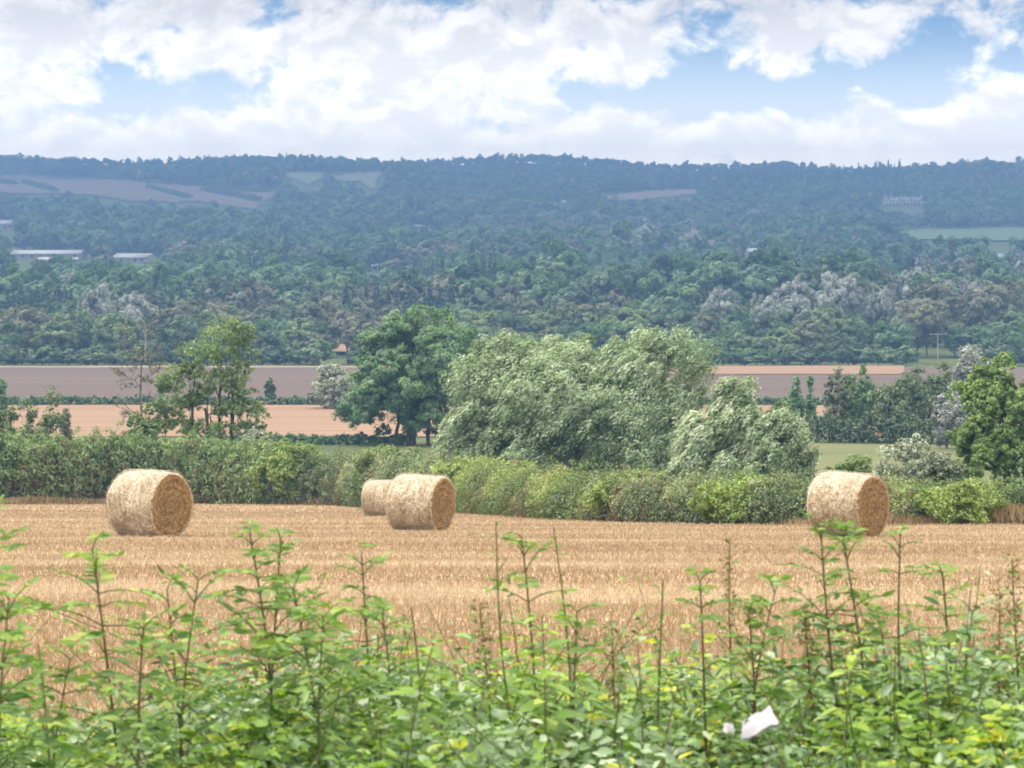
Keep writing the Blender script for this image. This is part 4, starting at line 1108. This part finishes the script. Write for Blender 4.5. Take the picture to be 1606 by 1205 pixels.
def build_stubble():
    rng = np.random.default_rng(55); mb = MB()
    n = 340000
    u = rng.uniform(0, 1, n); d = 9.5 * (172 / 9.5) ** u
    d = np.round(d / .16) * .16 + rng.normal(0, .025, n)       # drilled rows
    x = rng.uniform(-1, 1, n) * (d * .20 + 2.5)
    k = in_field(x, d); d, x = d[k], x[k]; n = len(x)
    z = gz(x, d) + .015
    h = rng.uniform(.04, .105, n); w = rng.uniform(.004, .008, n) * np.maximum(1, d / 26)
    ax = unit(np.stack([rng.normal(0, .3, n), rng.normal(0, .3, n), np.ones(n)], 1))
    lie = rng.uniform(size=n) < .28
    ax[lie] = unit(np.stack([rng.normal(0, 1, lie.sum()), rng.normal(0, 1, lie.sum()), rng.uniform(.02, .2, lie.sum())], 1))
    c = np.stack([x, d, z], 1) + ax * h[:, None] * .5
    c[:, 2] += np.where(lie, .03, 0)
    kn = np.cumsum(rng.uniform(.8, 4.5, 120)); kv = rng.normal(0, .12, 120); kv[np.argmin(abs(kn - 26))] = .30; kv[np.argmin(abs(kn - 37))] = .30; kv[np.argmin(abs(kn - 31))] = -.2
    band = np.interp(d + .4 * np.sin(x * .35) + x * .16, kn, kv) + .06 * np.sin(x * 1.1 + d * .4) * np.sin(d * .9)
    tone = np.clip(rng.normal(.46, .12, n) + band + np.where(lie, .15, 0), 0, 1)
    mb.quads(c, unit(np.stack([rng.normal(0, .6, n), -np.ones(n), rng.normal(0, .4, n)], 1)), ax, h, w, tone)
    m = foliage('stubble_straw', [(0, (.16, .11, .065)), (.35, (.28, .203, .127)), (.65, (.385, .30, .202)), (1, (.58, .51, .395))], trans=.15, gloss=.03)
    tag(mb.obj('stubble', m), 'short golden cut straw stubble standing on the field', 'stubble', None, 'stuff')

# ------------------------------------------------------------------ foreground
VTOP_X = [-1200, 0, 120, 250, 330, 450, 600, 700, 800, 900, 1000, 1100, 1250, 1400, 1606, 2800]
VTOP_Y = [1140, 1160, 1180, 1145, 1105, 1075, 1055, 1060, 1075, 1090, 1100, 1080, 1072, 1055, 1035, 1015]
def build_foreground():
    M['fg_leaf'] = foliage('bramble_leaf', [(0, (.035, .085, .02)), (.3, (.092, .19, .03)), (.55, (.17, .305, .042)), (.8, (.27, .40, .05)), (1, (.45, .47, .05))], trans=.35, gloss=.035, rough=.4, vary=.2)
    M['fg_pale'] = foliage('pale_leaf', [(0, (.05, .105, .045)), (.4, (.13, .22, .095)), (.7, (.235, .35, .175)), (1, (.40, .50, .33))], trans=.3, gloss=.05, rough=.45, vary=.2)
    M['fg_ash'] = foliage('shoot_leaf', [(0, (.035, .085, .022)), (.35, (.085, .18, .035)), (.6, (.15, .27, .05)), (.85, (.27, .38, .07)), (1, (.40, .45, .12))], trans=.35, gloss=.035, rough=.4, vary=.2)
    rng = np.random.default_rng(88)
    lf = MB(); st = MB()
    ncl = 5200
    d = rng.uniform(4.3, 10.2, ncl); x = rng.uniform(-1, 1, ncl) * (d * .21 + 1.1)
    px = 803 + F * x / d
    ytop = np.interp(px, VTOP_X, VTOP_Y)
    topz = np.minimum(ztop(ytop, d), ztop(ytop, 8.6)) + rng.normal(0, .07, ncl) + .10 * (rng.uniform(size=ncl) < .15)
    topz = np.minimum(topz, EYE - 1.05 - np.clip(7 - d, 0, 3) * .03)
    g = gz(x, d)
    topz = np.maximum(topz, g + .12)
    species = rng.choice(4, ncl, p=[.36, .26, .22, .16])
    # patches: neighbours tend to share a species
    pat = np.sin(x * 3.1 + 1) * np.sin(d * 2.3) ; species = np.where(pat > .45, 0, np.where(pat < -.45, 1, species))
    for k in range(ncl):
        sp = species[k]; n = rng.integers(16, 30)
        r = rng.uniform(.08, .17)
        base = np.array([x[k], d[k], g[k]]); top = topz[k] - g[k]
        az = rng.uniform(0, 2 * PI, n); q = np.sqrt(rng.uniform(0, 1, n)) * r
        hz = rng.uniform(.25, 1.0, n) ** .55 * top * (1 - .25 * (q / r) ** 2)
        p = base + np.stack([np.cos(az) * q, np.sin(az) * q, hz], 1)
        out = np.stack([np.cos(az), np.sin(az), rng.uniform(-.2, .5, n)], 1)
        nr = unit(np.stack([rng.normal(0, .65, n), rng.normal(-.3, .65, n), np.ones(n)], 1))
        tone = rng.normal(.48, .22) + rng.normal(0, .15, n) + (.4 if (rng.uniform() < .03 + .05 * (x[k] > .3)) else 0)
        if sp == 0:      # bramble: broad leaflets in threes
            L = rng.uniform(.022, .044, n)
            for da in (-1.0, 0, 1.0):
                ca, sa = math.cos(da), math.sin(da)
                ax = np.stack([out[:, 0] * ca - out[:, 1] * sa, out[:, 0] * sa + out[:, 1] * ca, out[:, 2]], 1)
                lf.leaves(p, ax, nr, L * (1 if da == 0 else .82), L * .66, np.clip(tone + .06, 0, 1), 0, .15)
        elif sp == 1:    # pale broad leaves
            L = rng.uniform(.022, .046, n); lf.leaves(p, out, nr, L, L * .6, np.clip(tone + .05, 0, 1), 1, .15)
            L = rng.uniform(.03, .05, n); lf.leaves(p + rng.normal(0, .03, (n, 3)), rdir(n, rng), nr, L, L * .55, np.clip(tone, 0, 1), 1, .15)
        elif sp == 2:    # narrow leaves
            L = rng.uniform(.028, .06, n); lf.leaves(p, out + np.array([0, 0, .3]), nr, L, L * .3, np.clip(tone, 0, 1), 0, .2)
            lf.leaves(p + rng.normal(0, .03, (n, 3)), rdir(n, rng), nr, L * .8, L * .28, np.clip(tone - .1, 0, 1), 1, .2)
        else:            # small feathery leaflets in two ranks (vetch)
            m = n * 5
            s = rng.uniform(.2, 1, m) * top; a2 = rng.uniform(0, 2 * PI, m)
            pp = base + np.stack([np.cos(a2) * r * .7, np.sin(a2) * r * .7, s], 1)
            lf.leaves(pp, rdir(m, rng), unit(rdir(m, rng) + np.array([0, 0, .8])), rng.uniform(.014, .024, m), .009, np.clip(tone.mean() + rng.normal(0, .1, m), 0, 1), 1, .1)
        for _ in range(int(rng.uniform() < .35)):
            e = base + np.array([rng.normal(0, r * 1.2), rng.normal(0, r * 1.2), top * rng.uniform(.6, 1.0)])
            st.tube([base + rng.normal(0, .03, 3) * np.array([1, 1, 0]), (base + e) / 2 + rng.normal(0, .015, 3), e], [.004, .003, .0018], 4, mat=2, cap=False)
    # taller bent leafy sprigs rising out of the mass
    ns = 150
    d = rng.uniform(6.6, 9.3, ns); px = rng.uniform(-500, 2100, ns)
    ty = np.interp(px, [-500, 0, 250, 450, 700, 950, 1100, 1350, 1606, 2100], [1040, 1040, 1060, 1000, 1000, 1050, 1015, 995, 960, 955]) + rng.uniform(-60, 60, ns)
    for k in range(ns):
        x0 = (px[k] - 803) / F * d[k]; g0 = float(gz(x0, d[k])); H = max(.3, ztop(ty[k], 8.0) - g0)
        lean = rng.normal(0, .16, 2); u = np.linspace(0, 1, 7)[:, None]
        P = np.array([x0, d[k], g0]) + np.array([lean[0], lean[1], H]) * u + np.array([lean[0], lean[1], -.05]) * u ** 3 * .8
        st.tube(P, np.linspace(.0036, .0014, 7), 5, mat=2, cap=False)
        m = int(rng.integers(26, 54)); v = rng.uniform(.35, 1.0, m); b = np.stack([np.interp(v * 6, np.arange(7), P[:, c]) for c in range(3)], 1)
        a = rng.uniform(0, 2 * PI, m); off_ = np.stack([np.cos(a), np.sin(a), rng.uniform(-.2, .5, m)], 1)
        narrow = rng.uniform() < .6; L = rng.uniform(.026, .05, m) * (1 - .35 * np.clip(v - .75, 0, 1) / .25)
        reach = rng.uniform(0, .05, m)[:, None]
        lf.leaves(b + off_ * reach, off_ + np.array([0, 0, -.1]), unit(np.stack([rng.normal(0, .55, m), rng.normal(-.3, .5, m), np.ones(m)], 1)), L, L * (.34 if narrow else .52), np.clip(rng.normal(.42, .1) + rng.normal(0, .17, m), 0, 1), int(rng.uniform() < .3), .2)
    lf.V += st.V; off = lf.n
    lf.Fc += [f + off for f in st.Fc]; lf.S += st.S; lf.T += st.T; lf.M += st.M; lf.n += st.n
    o = lf.obj('undergrowth', [M['fg_leaf'], M['fg_pale'], M['stem']])
    tag(o, 'blurred green bramble and weed undergrowth along the bottom of the view', 'undergrowth', None, 'stuff')

    # ---- individual tall shoots: (top px, top y, foot px, foot y, distance, kind, label)
    def shoot(tx, ty, bx, by, d, kind, label, seed, dens=1.0, bare=0.0, leaf=1.0, tone0=.5, mat='fg_ash'):
        rng = np.random.default_rng(seed)
        x1 = (tx - 803) / F * d; z1 = ztop(ty, d)
        x0 = (bx - 803) / F * d; zb = ztop(by, d); g0 = float(gz(x0, d))
        # extend the stem down to the ground
        k = (z1 - g0) / max(z1 - zb, .05); xg = x1 + (x0 - x1) * min(k, 2.2)
        loc = np.array([xg, d, float(gz(xg, d))])
        top = np.array([x1, d, z1]) - loc
        P = np.linspace(0, 1, 9)[:, None] * top
        P += np.sin(np.linspace(0, PI, 9))[:, None] * np.array([rng.normal(0, .035), rng.normal(0, .03), 0])
        t = thing({'ash': 'ash_sapling', 'nettle': 'nettle', 'twig': 'bare_shoot', 'dock': 'dock_plant', 'rose': 'wild_rose_shoot'}[kind], label, 'plant', loc, 0, 'tall shoots above the foreground undergrowth')
        sb = MB(); sb.tube(P, np.linspace(.0052, .0022, 9) * (1.15 if kind == 'ash' else .9), 6)
        fb = MB(); H = top[2]
        if kind in ('ash', 'rose'):
            nn = max(4, int(H / (.040 if kind == 'ash' else .038) * dens)); vis = np.linspace(.2, 1.0, nn)
            nlf = 4
            az = rng.uniform(0, 2 * PI)
            for i, v in enumerate(vis):
                if v < 1 - .12 and rng.uniform() < bare: continue
                b = np.array([np.interp(v * 8, np.arange(9), P[:, c]) for c in range(3)])
                az += PI / 2 + rng.normal(0, .6); nl_ = rng.uniform(.55, 1.25)
                b = b + (P[-1] - P[0]) * rng.uniform(-.02, .02) * (v < .95)
                for sgn in (0, PI):
                    if rng.uniform() < .17: continue
                    a = az + sgn; el = rng.uniform(-.1, 1.05) if v < .9 else rng.uniform(.5, 1.1)
                    ln = (.14 + .09 * rng.uniform()) * leaf * (1 - .45 * max(0, v - .75) / .25)
                    ln *= rng.uniform(.7, 1.1) * nl_; dv = np.array([math.cos(a) * math.cos(el), math.sin(a) * math.cos(el), math.sin(el)])
                    uu = np.linspace(0, 1, 5)[:, None]
                    R = b + dv * ln * uu - np.array([0, 0, .35 * ln]) * uu ** 2
                    sb.tube(R, [.0022, .0018, .0016, .0013, .001], 4, cap=False)
                    fr = np.linspace(.32, .95, nlf); pos = np.concatenate([np.repeat(fr, 2), [1.0]])
                    bb = np.stack([np.interp(pos * 4, np.arange(5), R[:, c]) for c in range(3)], 1)
                    side = unit(np.cross(dv, [0, 0, 1.0])); s2 = np.concatenate([np.tile([1, -1], nlf), [0]])
                    ax = dv[None] * .55 + side[None] * s2[:, None] + np.array([0, 0, -.15]) + rng.normal(0, .12, (len(pos), 3)); ax[-1] = dv + np.array([0, 0, -.4])
                    Ls = .050 * leaf * rng.uniform(.8, 1.2, len(pos)) * (1 - .35 * max(0, v - .8) / .2)
                    nrm = np.array([0, 0, 1.0]) + rng.normal(0, .6, (len(pos), 3)) + dv * .2 + np.array([0, -.3, 0])
                    fb.leaves(bb, ax, nrm, Ls, Ls * (.31 if kind == 'ash' else .42), np.clip(tone0 - .06 + .3 * (v - .6) + rng.normal(0, .17, len(pos)), 0, 1), 0, .2)
        elif kind in ('nettle', 'dock'):
            nn = max(5, int(H / .05 * dens)); az = rng.uniform(0, 6)
            for i, v in enumerate(np.linspace(.2, 1.0, nn)):
                b = np.array([np.interp(v * 8, np.arange(9), P[:, c]) for c in range(3)]); az += PI / 2 + rng.normal(0, .25)
                a = np.array([az, az + PI, az + rng.normal(0, .6), az + PI + rng.normal(0, .6)]); m = len(a)
                ax = np.stack([np.cos(a), np.sin(a), rng.uniform(-.25, .6, m)], 1)
                Ls = (.07 if kind == 'nettle' else .05) * leaf * rng.uniform(.75, 1.2, m) * (1 - .5 * max(0, v - .7) / .3)
                fb.leaves(b + ax * .012, ax, np.array([0, 0, 1.0]) + rng.normal(0, .2, (m, 3)), Ls, Ls * .45, np.clip(tone0 + .2 * (v - .6) + rng.normal(0, .1, m), 0, 1), 0, .22)
            if kind == 'dock':
                m = 160; s = rng.uniform(.6, 1.02, m); a = rng.uniform(0, 2 * PI, m)
                b = np.stack([np.interp(s * 8, np.arange(9), P[:, c]) for c in range(3)], 1)
                fb.leaves(b + rng.normal(0, .012, (m, 3)), np.stack([np.cos(a), np.sin(a), np.full(m, .5)], 1), rdir(m, rng), .016, .010, np.clip(rng.normal(.35, .15, m), 0, 1), 1, .1)
        else:            # nearly bare twig with a few leaves
            m = int(10 * dens); s = rng.uniform(.3, 1, m); a = rng.uniform(0, 2 * PI, m)
            b = np.stack([np.interp(s * 8, np.arange(9), P[:, c]) for c in range(3)], 1)
            fb.leaves(b, np.stack([np.cos(a), np.sin(a), np.full(m, .4)], 1), np.array([0, 0, 1.0]) + rng.normal(0, .3, (m, 3)), .035 * leaf, .016, np.clip(rng.normal(tone0, .1, m), 0, 1), 0, .15)
            for s_ in (.55, .72, .86):
                b = np.array([np.interp(s_ * 8, np.arange(9), P[:, c]) for c in range(3)]); a_ = rng.uniform(0, 6)
                sb.tube([b, b + np.array([math.cos(a_) * .03, math.sin(a_) * .03, .04])], [.002, .001], 4)
        sb.obj('stem', M['stem'] if kind != 'nettle' else M['green_stem'], t, True)
        if fb.n: fb.obj('foliage', [M[mat], M['dry_grass']], t)
        return t
    S = [
        (-10, 815, -40, 1060, 7.4, 'ash', 'ash shoot leaning in at the left frame edge below the hedge', dict(leaf=1.1, tone0=.55)),
        (14, 940, 20, 1140, 7.0, 'rose', 'leafy shoot at the left edge beside the tall ash sapling', dict(leaf=1.0)),
        (145, 862, 172, 1090, 7.6, 'ash', 'tall ash sapling standing below the leftmost bale', dict(leaf=1.15, tone0=.62)),
        (262, 925, 280, 1060, 7.9, 'rose', 'leafy shoot between the leftmost tall ash sapling and a red stem', dict(leaf=.9)),
        (225, 985, 240, 1090, 7.2, 'ash', 'short leafy shoot right of the tall ash sapling under the left bale', dict(leaf=1.0)),
        (311, 910, 309, 1100, 7.4, 'rose', 'reddish upright stem with sparse leaves left of a tall bushy shoot', dict(leaf=.9, bare=.5)),
        (392, 838, 400, 1080, 7.8, 'ash', 'tall bushy ash shoot right of the leftmost bale', dict(leaf=1.05, tone0=.5, dens=1.15)),
        (440, 850, 430, 1060, 8.2, 'ash', 'leaning ash shoot crossing behind the tall bushy shoot', dict(leaf=.95, tone0=.45)),
        (460, 925, 482, 1085, 7.7, 'rose', 'slanting leafy stem in front of bare stubble left of centre', dict(leaf=1.0)),
        (507, 968, 516, 1075, 7.4, 'rose', 'short dark leafy shoot at the left of the upright ash near centre', dict(leaf=1.0, tone0=.42)),
        (567, 868, 578, 1015, 8.4, 'ash', 'ash sapling with a flat leafy head below the pair of bales', dict(leaf=1.0, bare=.5, tone0=.5)),
        (600, 965, 603, 1060, 8.0, 'ash', 'short pale ash shoot right of the flat headed sapling', dict(leaf=.9)),
        (645, 952, 630, 1055, 7.8, 'twig', 'thin leaning twig right of the short pale ash shoot', dict()),
        (680, 1010, 684, 1080, 7.2, 'nettle', 'broad leaved bright nettle top left of the bare brown twigs', dict(leaf=1.3, tone0=.6)),
        (752, 950, 762, 1060, 8.3, 'dock', 'seeding dock stalk standing left of the tall curved twig', dict(tone0=.4)),
        (778, 818, 815, 1015, 8.0, 'twig', 'tall curved brown twig right of the pair of bales', dict(dens=2)),
        (818, 842, 828, 1010, 8.2, 'ash', 'leafy shoot between the two tall brown twigs', dict(leaf=.8, bare=.25, tone0=.5)),
        (868, 826, 872, 1080, 7.8, 'twig', 'tall straight bare brown twig near the middle', dict(dens=1.5)),
        (905, 960, 893, 1060, 7.8, 'ash', 'fern like leafy ash shoot right of the straight bare twig', dict(leaf=1.1, tone0=.5)),
        (850, 965, 838, 1070, 7.3, 'nettle', 'yellowish leafy nettle at the foot of the two tall twigs', dict(leaf=1.2, tone0=.7)),
        (1040, 908, 1034, 1080, 7.8, 'twig', 'thin upright green twig left of the sparse ash shoot', dict(dens=2.2)),
        (1098, 912, 1104, 1060, 7.9, 'ash', 'sparse ash shoot with drooping fronds right of centre', dict(leaf=.95, bare=.4)),
        (1144, 850, 1158, 1035, 8.5, 'dock', 'slender dock stalk between the sparse ash shoot and the twin saplings', dict(leaf=.7, tone0=.45, dens=.8)),
        (1215, 930, 1222, 1040, 7.9, 'rose', 'leafy shoot left of the twin saplings under the right bale', dict(leaf=.95)),
        (1262, 962, 1275, 1050, 8.0, 'dock', 'brownish seed stalk at the left foot of the twin saplings', dict(tone0=.35)),
        (1287, 830, 1322, 1035, 8.0, 'ash', 'left one of the twin ash saplings in front of the right bale', dict(leaf=.85, tone0=.45, dens=1.1)),
        (1320, 832, 1345, 1020, 8.1, 'ash', 'right one of the twin ash saplings in front of the right bale', dict(leaf=.9, tone0=.52, dens=1.1)),
        (1378, 965, 1392, 1020, 8.2, 'rose', 'short leafy shoot between the twin saplings and the single tall stem', dict(leaf=.8)),
        (1412, 840, 1430, 1020, 8.1, 'ash', 'tall nearly bare stem with a leafy tip right of the right bale', dict(leaf=.7, bare=.9)),
        (1478, 898, 1498, 1010, 8.2, 'ash', 'ash shoot with spread fronds right of the nearly bare stem', dict(leaf=1.0, bare=.2)),
        (1525, 960, 1530, 1030, 8.0, 'rose', 'pale leafy shoot beside the spread fronded ash', dict(leaf=.9, mat='fg_pale')),
        (1587, 876, 1602, 1010, 8.2, 'dock', 'tall seeding dock at the right frame edge', dict(tone0=.45)),
        (1568, 930, 1572, 1020, 7.9, 'dock', 'shorter seeding dock left of the tall one at the right edge', dict(tone0=.4)),
        (60, 1010, 66, 1140, 7.2, 'nettle', 'dark nettle in the lower left corner beside the edge shoots', dict(leaf=1.0, tone0=.4)),
        (110, 1035, 108, 1130, 7.3, 'rose', 'small red stemmed shoot left of the tall ash under the left bale', dict(leaf=.8, bare=.4)),
        (960, 985, 966, 1060, 8.0, 'dock', 'short seeding dock left of the thin upright green twig', dict(tone0=.4)),
        (1000, 1010, 996, 1070, 7.6, 'nettle', 'pale green nettle under the bare stubble right of the middle', dict(leaf=1.1, tone0=.6, mat='fg_pale')),
        (1175, 960, 1180, 1050, 7.8, 'ash', 'short ash shoot under the slender dock stalk', dict(leaf=.9)),
        (1440, 985, 1448, 1050, 7.6, 'nettle', 'dark leafy nettle below the nearly bare tall stem', dict(leaf=1.0, tone0=.45)),
        (1340, 1000, 1345, 1080, 7.2, 'nettle', 'bright yellow green nettle below the twin saplings', dict(leaf=1.3, tone0=.75)),
    ]
    for k, (tx, ty, bx, by, d, kind, lab, kw) in enumerate(S):
        shoot(tx, ty, bx, by, d, kind, lab, 900 + k, **kw)
    # the white sheet caught in the weeds
    d = 6.9; P = lambda px, py, dd=0.0: np.array([(px - 803) / F * d, d + dd, ztop(py, d)])
    loc = P(1185, 1128)
    t = thing('plastic_sheet', 'crumpled white plastic sheet lying on the undergrowth', 'litter', loc)
    nu, nv = 15, 8; rng = np.random.default_rng(3); mb = MB()
    A, B, C, D_ = P(1160, 1150, -.05), P(1222, 1129, -.02), P(1210, 1114, .06), P(1167, 1133, .03)
    V = []
    for i in range(nu):
        for j in range(nv):
            u, v = i / (nu - 1), j / (nv - 1)
            p = (A * (1 - u) + B * u) * (1 - v) + (D_ * (1 - u) + C * u) * v - loc
            p = p + np.array([0, 0, -.014 * max(0, .4 - v) * (1 + math.sin(u * 8)) + .0035 * math.sin(u * 9 + v * 4) + .0018 * math.sin(v * 7 - u * 5) + .0008 * math.sin(u * 27)]); V.append(p)
    V = np.array(V); i, j = np.meshgrid(np.arange(nu - 1), np.arange(nv - 1), indexing='ij'); a = (i * nv + j).ravel()
    V2 = V - np.array([0, 0, .004]); n0 = len(V)
    mb.add(np.concatenate([V, V2]), np.concatenate([np.stack([a, a + nv, a + nv + 1, a + 1], 1), np.stack([a, a + 1, a + nv + 1, a + nv], 1) + n0]))
    mb.obj('sheet', plain('white_plastic', (.26, .26, .285), (.21, .21, .235), 6, rough=.35, spec=.5), t, True)
    loc2 = P(1142, 1143)
    t = thing('plastic_scrap', 'small scrap of white plastic beside the larger white sheet', 'litter', loc2)
    mb = MB(); V = [P(1133, 1148) - loc2, P(1150, 1150, -.02) - loc2, P(1152, 1140, .03) - loc2, P(1138, 1136, .03) - loc2, P(1143, 1141) - loc2 + np.array([0, 0, .006])]
    mb.add(V, [[0, 1, 4], [1, 2, 4], [2, 3, 4], [3, 0, 4]]); mb.obj('sheet', plain('white_scrap', (.26, .26, .28), rough=.4), t)

# ------------------------------------------------------------------ sky, sun, haze, camera
SUN_EL, SUN_ROT = math.radians(55), math.radians(288)
def build_light():
    w = bpy.data.worlds.new('World'); SC.world = w; w.use_nodes = True
    t = NT(w.node_tree); t.n.clear()
    out = t.node('ShaderNodeOutputWorld'); bg = t.node('ShaderNodeBackground'); bg.inputs[1].default_value = .10
    sky = t.node('ShaderNodeTexSky', sky_type='NISHITA'); sky.sun_disc = False
    sky.sun_elevation = SUN_EL; sky.sun_rotation = SUN_ROT; sky.altitude = 100; sky.air_density = 1.0; sky.dust_density = .6; sky.ozone_density = 1.6
    tc = t.node('ShaderNodeTexCoord'); dvec = tc.outputs['Generated']
    sp = t.node('ShaderNodeSeparateXYZ'); t.l.new(dvec, sp.inputs[0])
    # bearing and elevation in units of 100 photograph pixels at this focal length
    K = F / 100
    az = t.math('MULTIPLY', t.math('ARCTAN2', sp.outputs[0], sp.outputs[1]), K)
    el = t.math('MULTIPLY', t.math('ARCSINE', sp.outputs[2]), K)
    cmb = t.node('ShaderNodeCombineXYZ'); t.l.new(az, cmb.inputs[0]); t.l.new(t.math('MULTIPLY', el, 1.35), cmb.inputs[1])
    base = cmb.outputs[0]
    n_big = t.noise(base, .85, 9, .56, .3)
    upv = t.node('ShaderNodeVectorMath', operation='ADD'); t.l.new(base, upv.inputs[0]); upv.inputs[1].default_value = (-.10, .26, 0)
    n_up = t.noise(upv.outputs[0], .85, 6, .56, .3)
    n_fine = t.noise(base, 3.2, 6, .6, .4)
    # broad cloud banks and blue gaps: (px, py, rx, ry, weight)
    blobs = [(90, 90, 190, 75, .34), (60, 150, 110, 40, .12), (620, 80, 330, 85, .42), (360, 30, 150, 60, .30), (560, 205, 240, 45, .22), (230, 205, 130, 30, .16), (50, 215, 110, 26, .18),
             (960, 210, 115, 38, .26), (1030, 75, 75, 45, .24), (1260, 60, 150, 62, .36), (1430, 20, 110, 40, .22), (1290, 205, 115, 36, .24), (1560, 190, 120, 60, .30), (1540, 70, 90, 40, .20), (880, 60, 120, 70, .2),
             (430, 25, 34, 34, -.42), (260, 130, 110, 52, -.42), (290, 60, 40, 26, -.2), (1150, 25, 60, 30, -.20), (1000, 150, 150, 26, -.34), (1180, 150, 160, 28, -.36), (1400, 120, 110, 40, -.30), (760, 195, 90, 20, -.16), (1480, 40, 40, 60, -.2), (130, 178, 120, 18, -.14)]
    acc = None
    for (px, py, rx, ry, wt) in blobs:
        a = t.math('DIVIDE', t.math('SUBTRACT', az, (px - 803) / 100.0), rx / 100.0)
        b = t.math('DIVIDE', t.math('SUBTRACT', el, (400 - py) / 100.0), ry / 100.0)
        r2 = t.math('ADD', t.math('MULTIPLY', a, a), t.math('MULTIPLY', b, b))
        e = t.math('MULTIPLY', t.math('EXPONENT', t.math('MULTIPLY', r2, -1.0)), wt)
        acc = e if acc is None else t.math('ADD', acc, e)
    low = t.mapr(el, 1.3, 2.7, .34, 0.0)                    # banks merge towards the horizon
    high = t.mapr(el, 4.5, 9.0, 0.0, .2)
    dens = t.math('ADD', t.math('ADD', acc, t.math('ADD', low, high)), t.math('MULTIPLY_ADD', n_big, 1.7, -.86))
    dens = t.math('ADD', dens, t.math('MULTIPLY_ADD', n_fine, .40, -.20))
    cov = t.mapr(dens, -.08, .26)
    lit = t.math('SUBTRACT', n_big, n_up)                   # denser here than above: underside in shade
    sh = t.mapr(t.math('SUBTRACT', t.math('MULTIPLY_ADD', n_up, .9, t.math('MULTIPLY', dens, .55)), t.math('MULTIPLY', lit, 1.6)),   .30, .85)
    cloud = t.mix(sh, (8.2, 7.5, 6.6, 1), (5.7, 5.25, 4.8, 1))
    hz = t.mapr(el, 1.2, 2.4, 1.0, 0.0)
    cloud = t.mix(t.math('MULTIPLY', hz, .9), cloud, (8.6, 7.8, 6.8, 1))
    skyc = t.mix(1.0, sky.outputs[0], (.36, .49, .70, 1), 'MULTIPLY')
    skyc = t.mix(t.mapr(el, 1.3, 3.9, .85, .0), skyc, (7.7, 7.4, 6.9, 1))
    comp = t.mapr(el, 1.4, 4.6, 4.0, 1.13); cloud = t.scale_col(cloud, comp); skyc = t.scale_col(skyc, t.mapr(el, 1.4, 4.6, 3.4, 1.08))
    zen = t.mapr(sp.outputs[2],   .12, .85, 1.0, 4.4)  # unseen clouds above the frame made brighter, to lift the ambient light
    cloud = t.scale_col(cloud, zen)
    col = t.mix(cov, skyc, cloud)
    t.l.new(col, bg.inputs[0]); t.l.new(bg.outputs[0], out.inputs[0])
    ld = bpy.data.lights.new('sun', 'SUN'); ld.energy = 2.4; ld.angle = math.radians(14); ld.color = (1, .93, .80)
    lo = bpy.data.objects.new('sun', ld); COL.objects.link(lo)
    dv = Vector((math.sin(SUN_ROT) * math.cos(SUN_EL), math.cos(SUN_ROT) * math.cos(SUN_EL), math.sin(SUN_EL)))
    lo.rotation_euler = dv.to_track_quat('Z', 'Y').to_euler(); lo.location = (-30, 0, 80)

def build_haze():
    mb = MB(); x, y0, y1, z0, z1 = 1300, -60, 3790, EYE - 28, EYE + 142
    z0 = 2.0
    mb.box((0, (y0 + y1) / 2, (z0 + z1) / 2), (2 * x, y1 - y0, z1 - z0))
    m, t, out = material('haze_air')
    v = t.node('ShaderNodeVolumePrincipled'); v.inputs['Color'].default_value = (.098, .183, .345, 1); v.inputs['Density'].default_value = HAZE
    v.inputs['Anisotropy'].default_value = 0.0
    t.l.new(v.outputs[0], out.inputs['Volume'])
    tag(mb.obj('haze', m), kind='stuff')
HAZE = 5.6e-4

def build_camera():
    c = bpy.data.cameras.new('camera'); o = bpy.data.objects.new('camera', c); COL.objects.link(o)
    o.location = (0, 0, EYE); o.rotation_euler = (math.radians(90), 0, 0)
    c.sensor_width = 36; c.lens = 36 * F / 1606; c.shift_y = -(602.5 - 400) / 1606
    c.clip_start = .1; c.clip_end = 20000
    c.dof.use_dof = True; c.dof.focus_distance = 66; c.dof.aperture_fstop = 14
    SC.camera = o
    SC.view_settings.view_transform = 'Standard'; SC.view_settings.look = 'None'
    SC.view_settings.exposure = .66; SC.view_settings.gamma = 1.0
    SC.cycles.use_denoising = True; SC.cycles.filter_width = 1.8
    SC.cycles.max_bounces = 6; SC.cycles.diffuse_bounces = 3; SC.cycles.glossy_bounces = 2; SC.cycles.transmission_bounces = 4
    SC.cycles.volume_bounces = 1; SC.cycles.sample_clamp_indirect = 8
    SC.cycles.use_adaptive_sampling = False

build_terrain(); build_fields(); build_hill_fields()
build_far_woods(); build_belt(); build_mid(); build_hedges(); build_verge_grass()
build_buildings(); build_bales(); build_stubble(); build_foreground()
build_light(); build_haze(); build_camera()
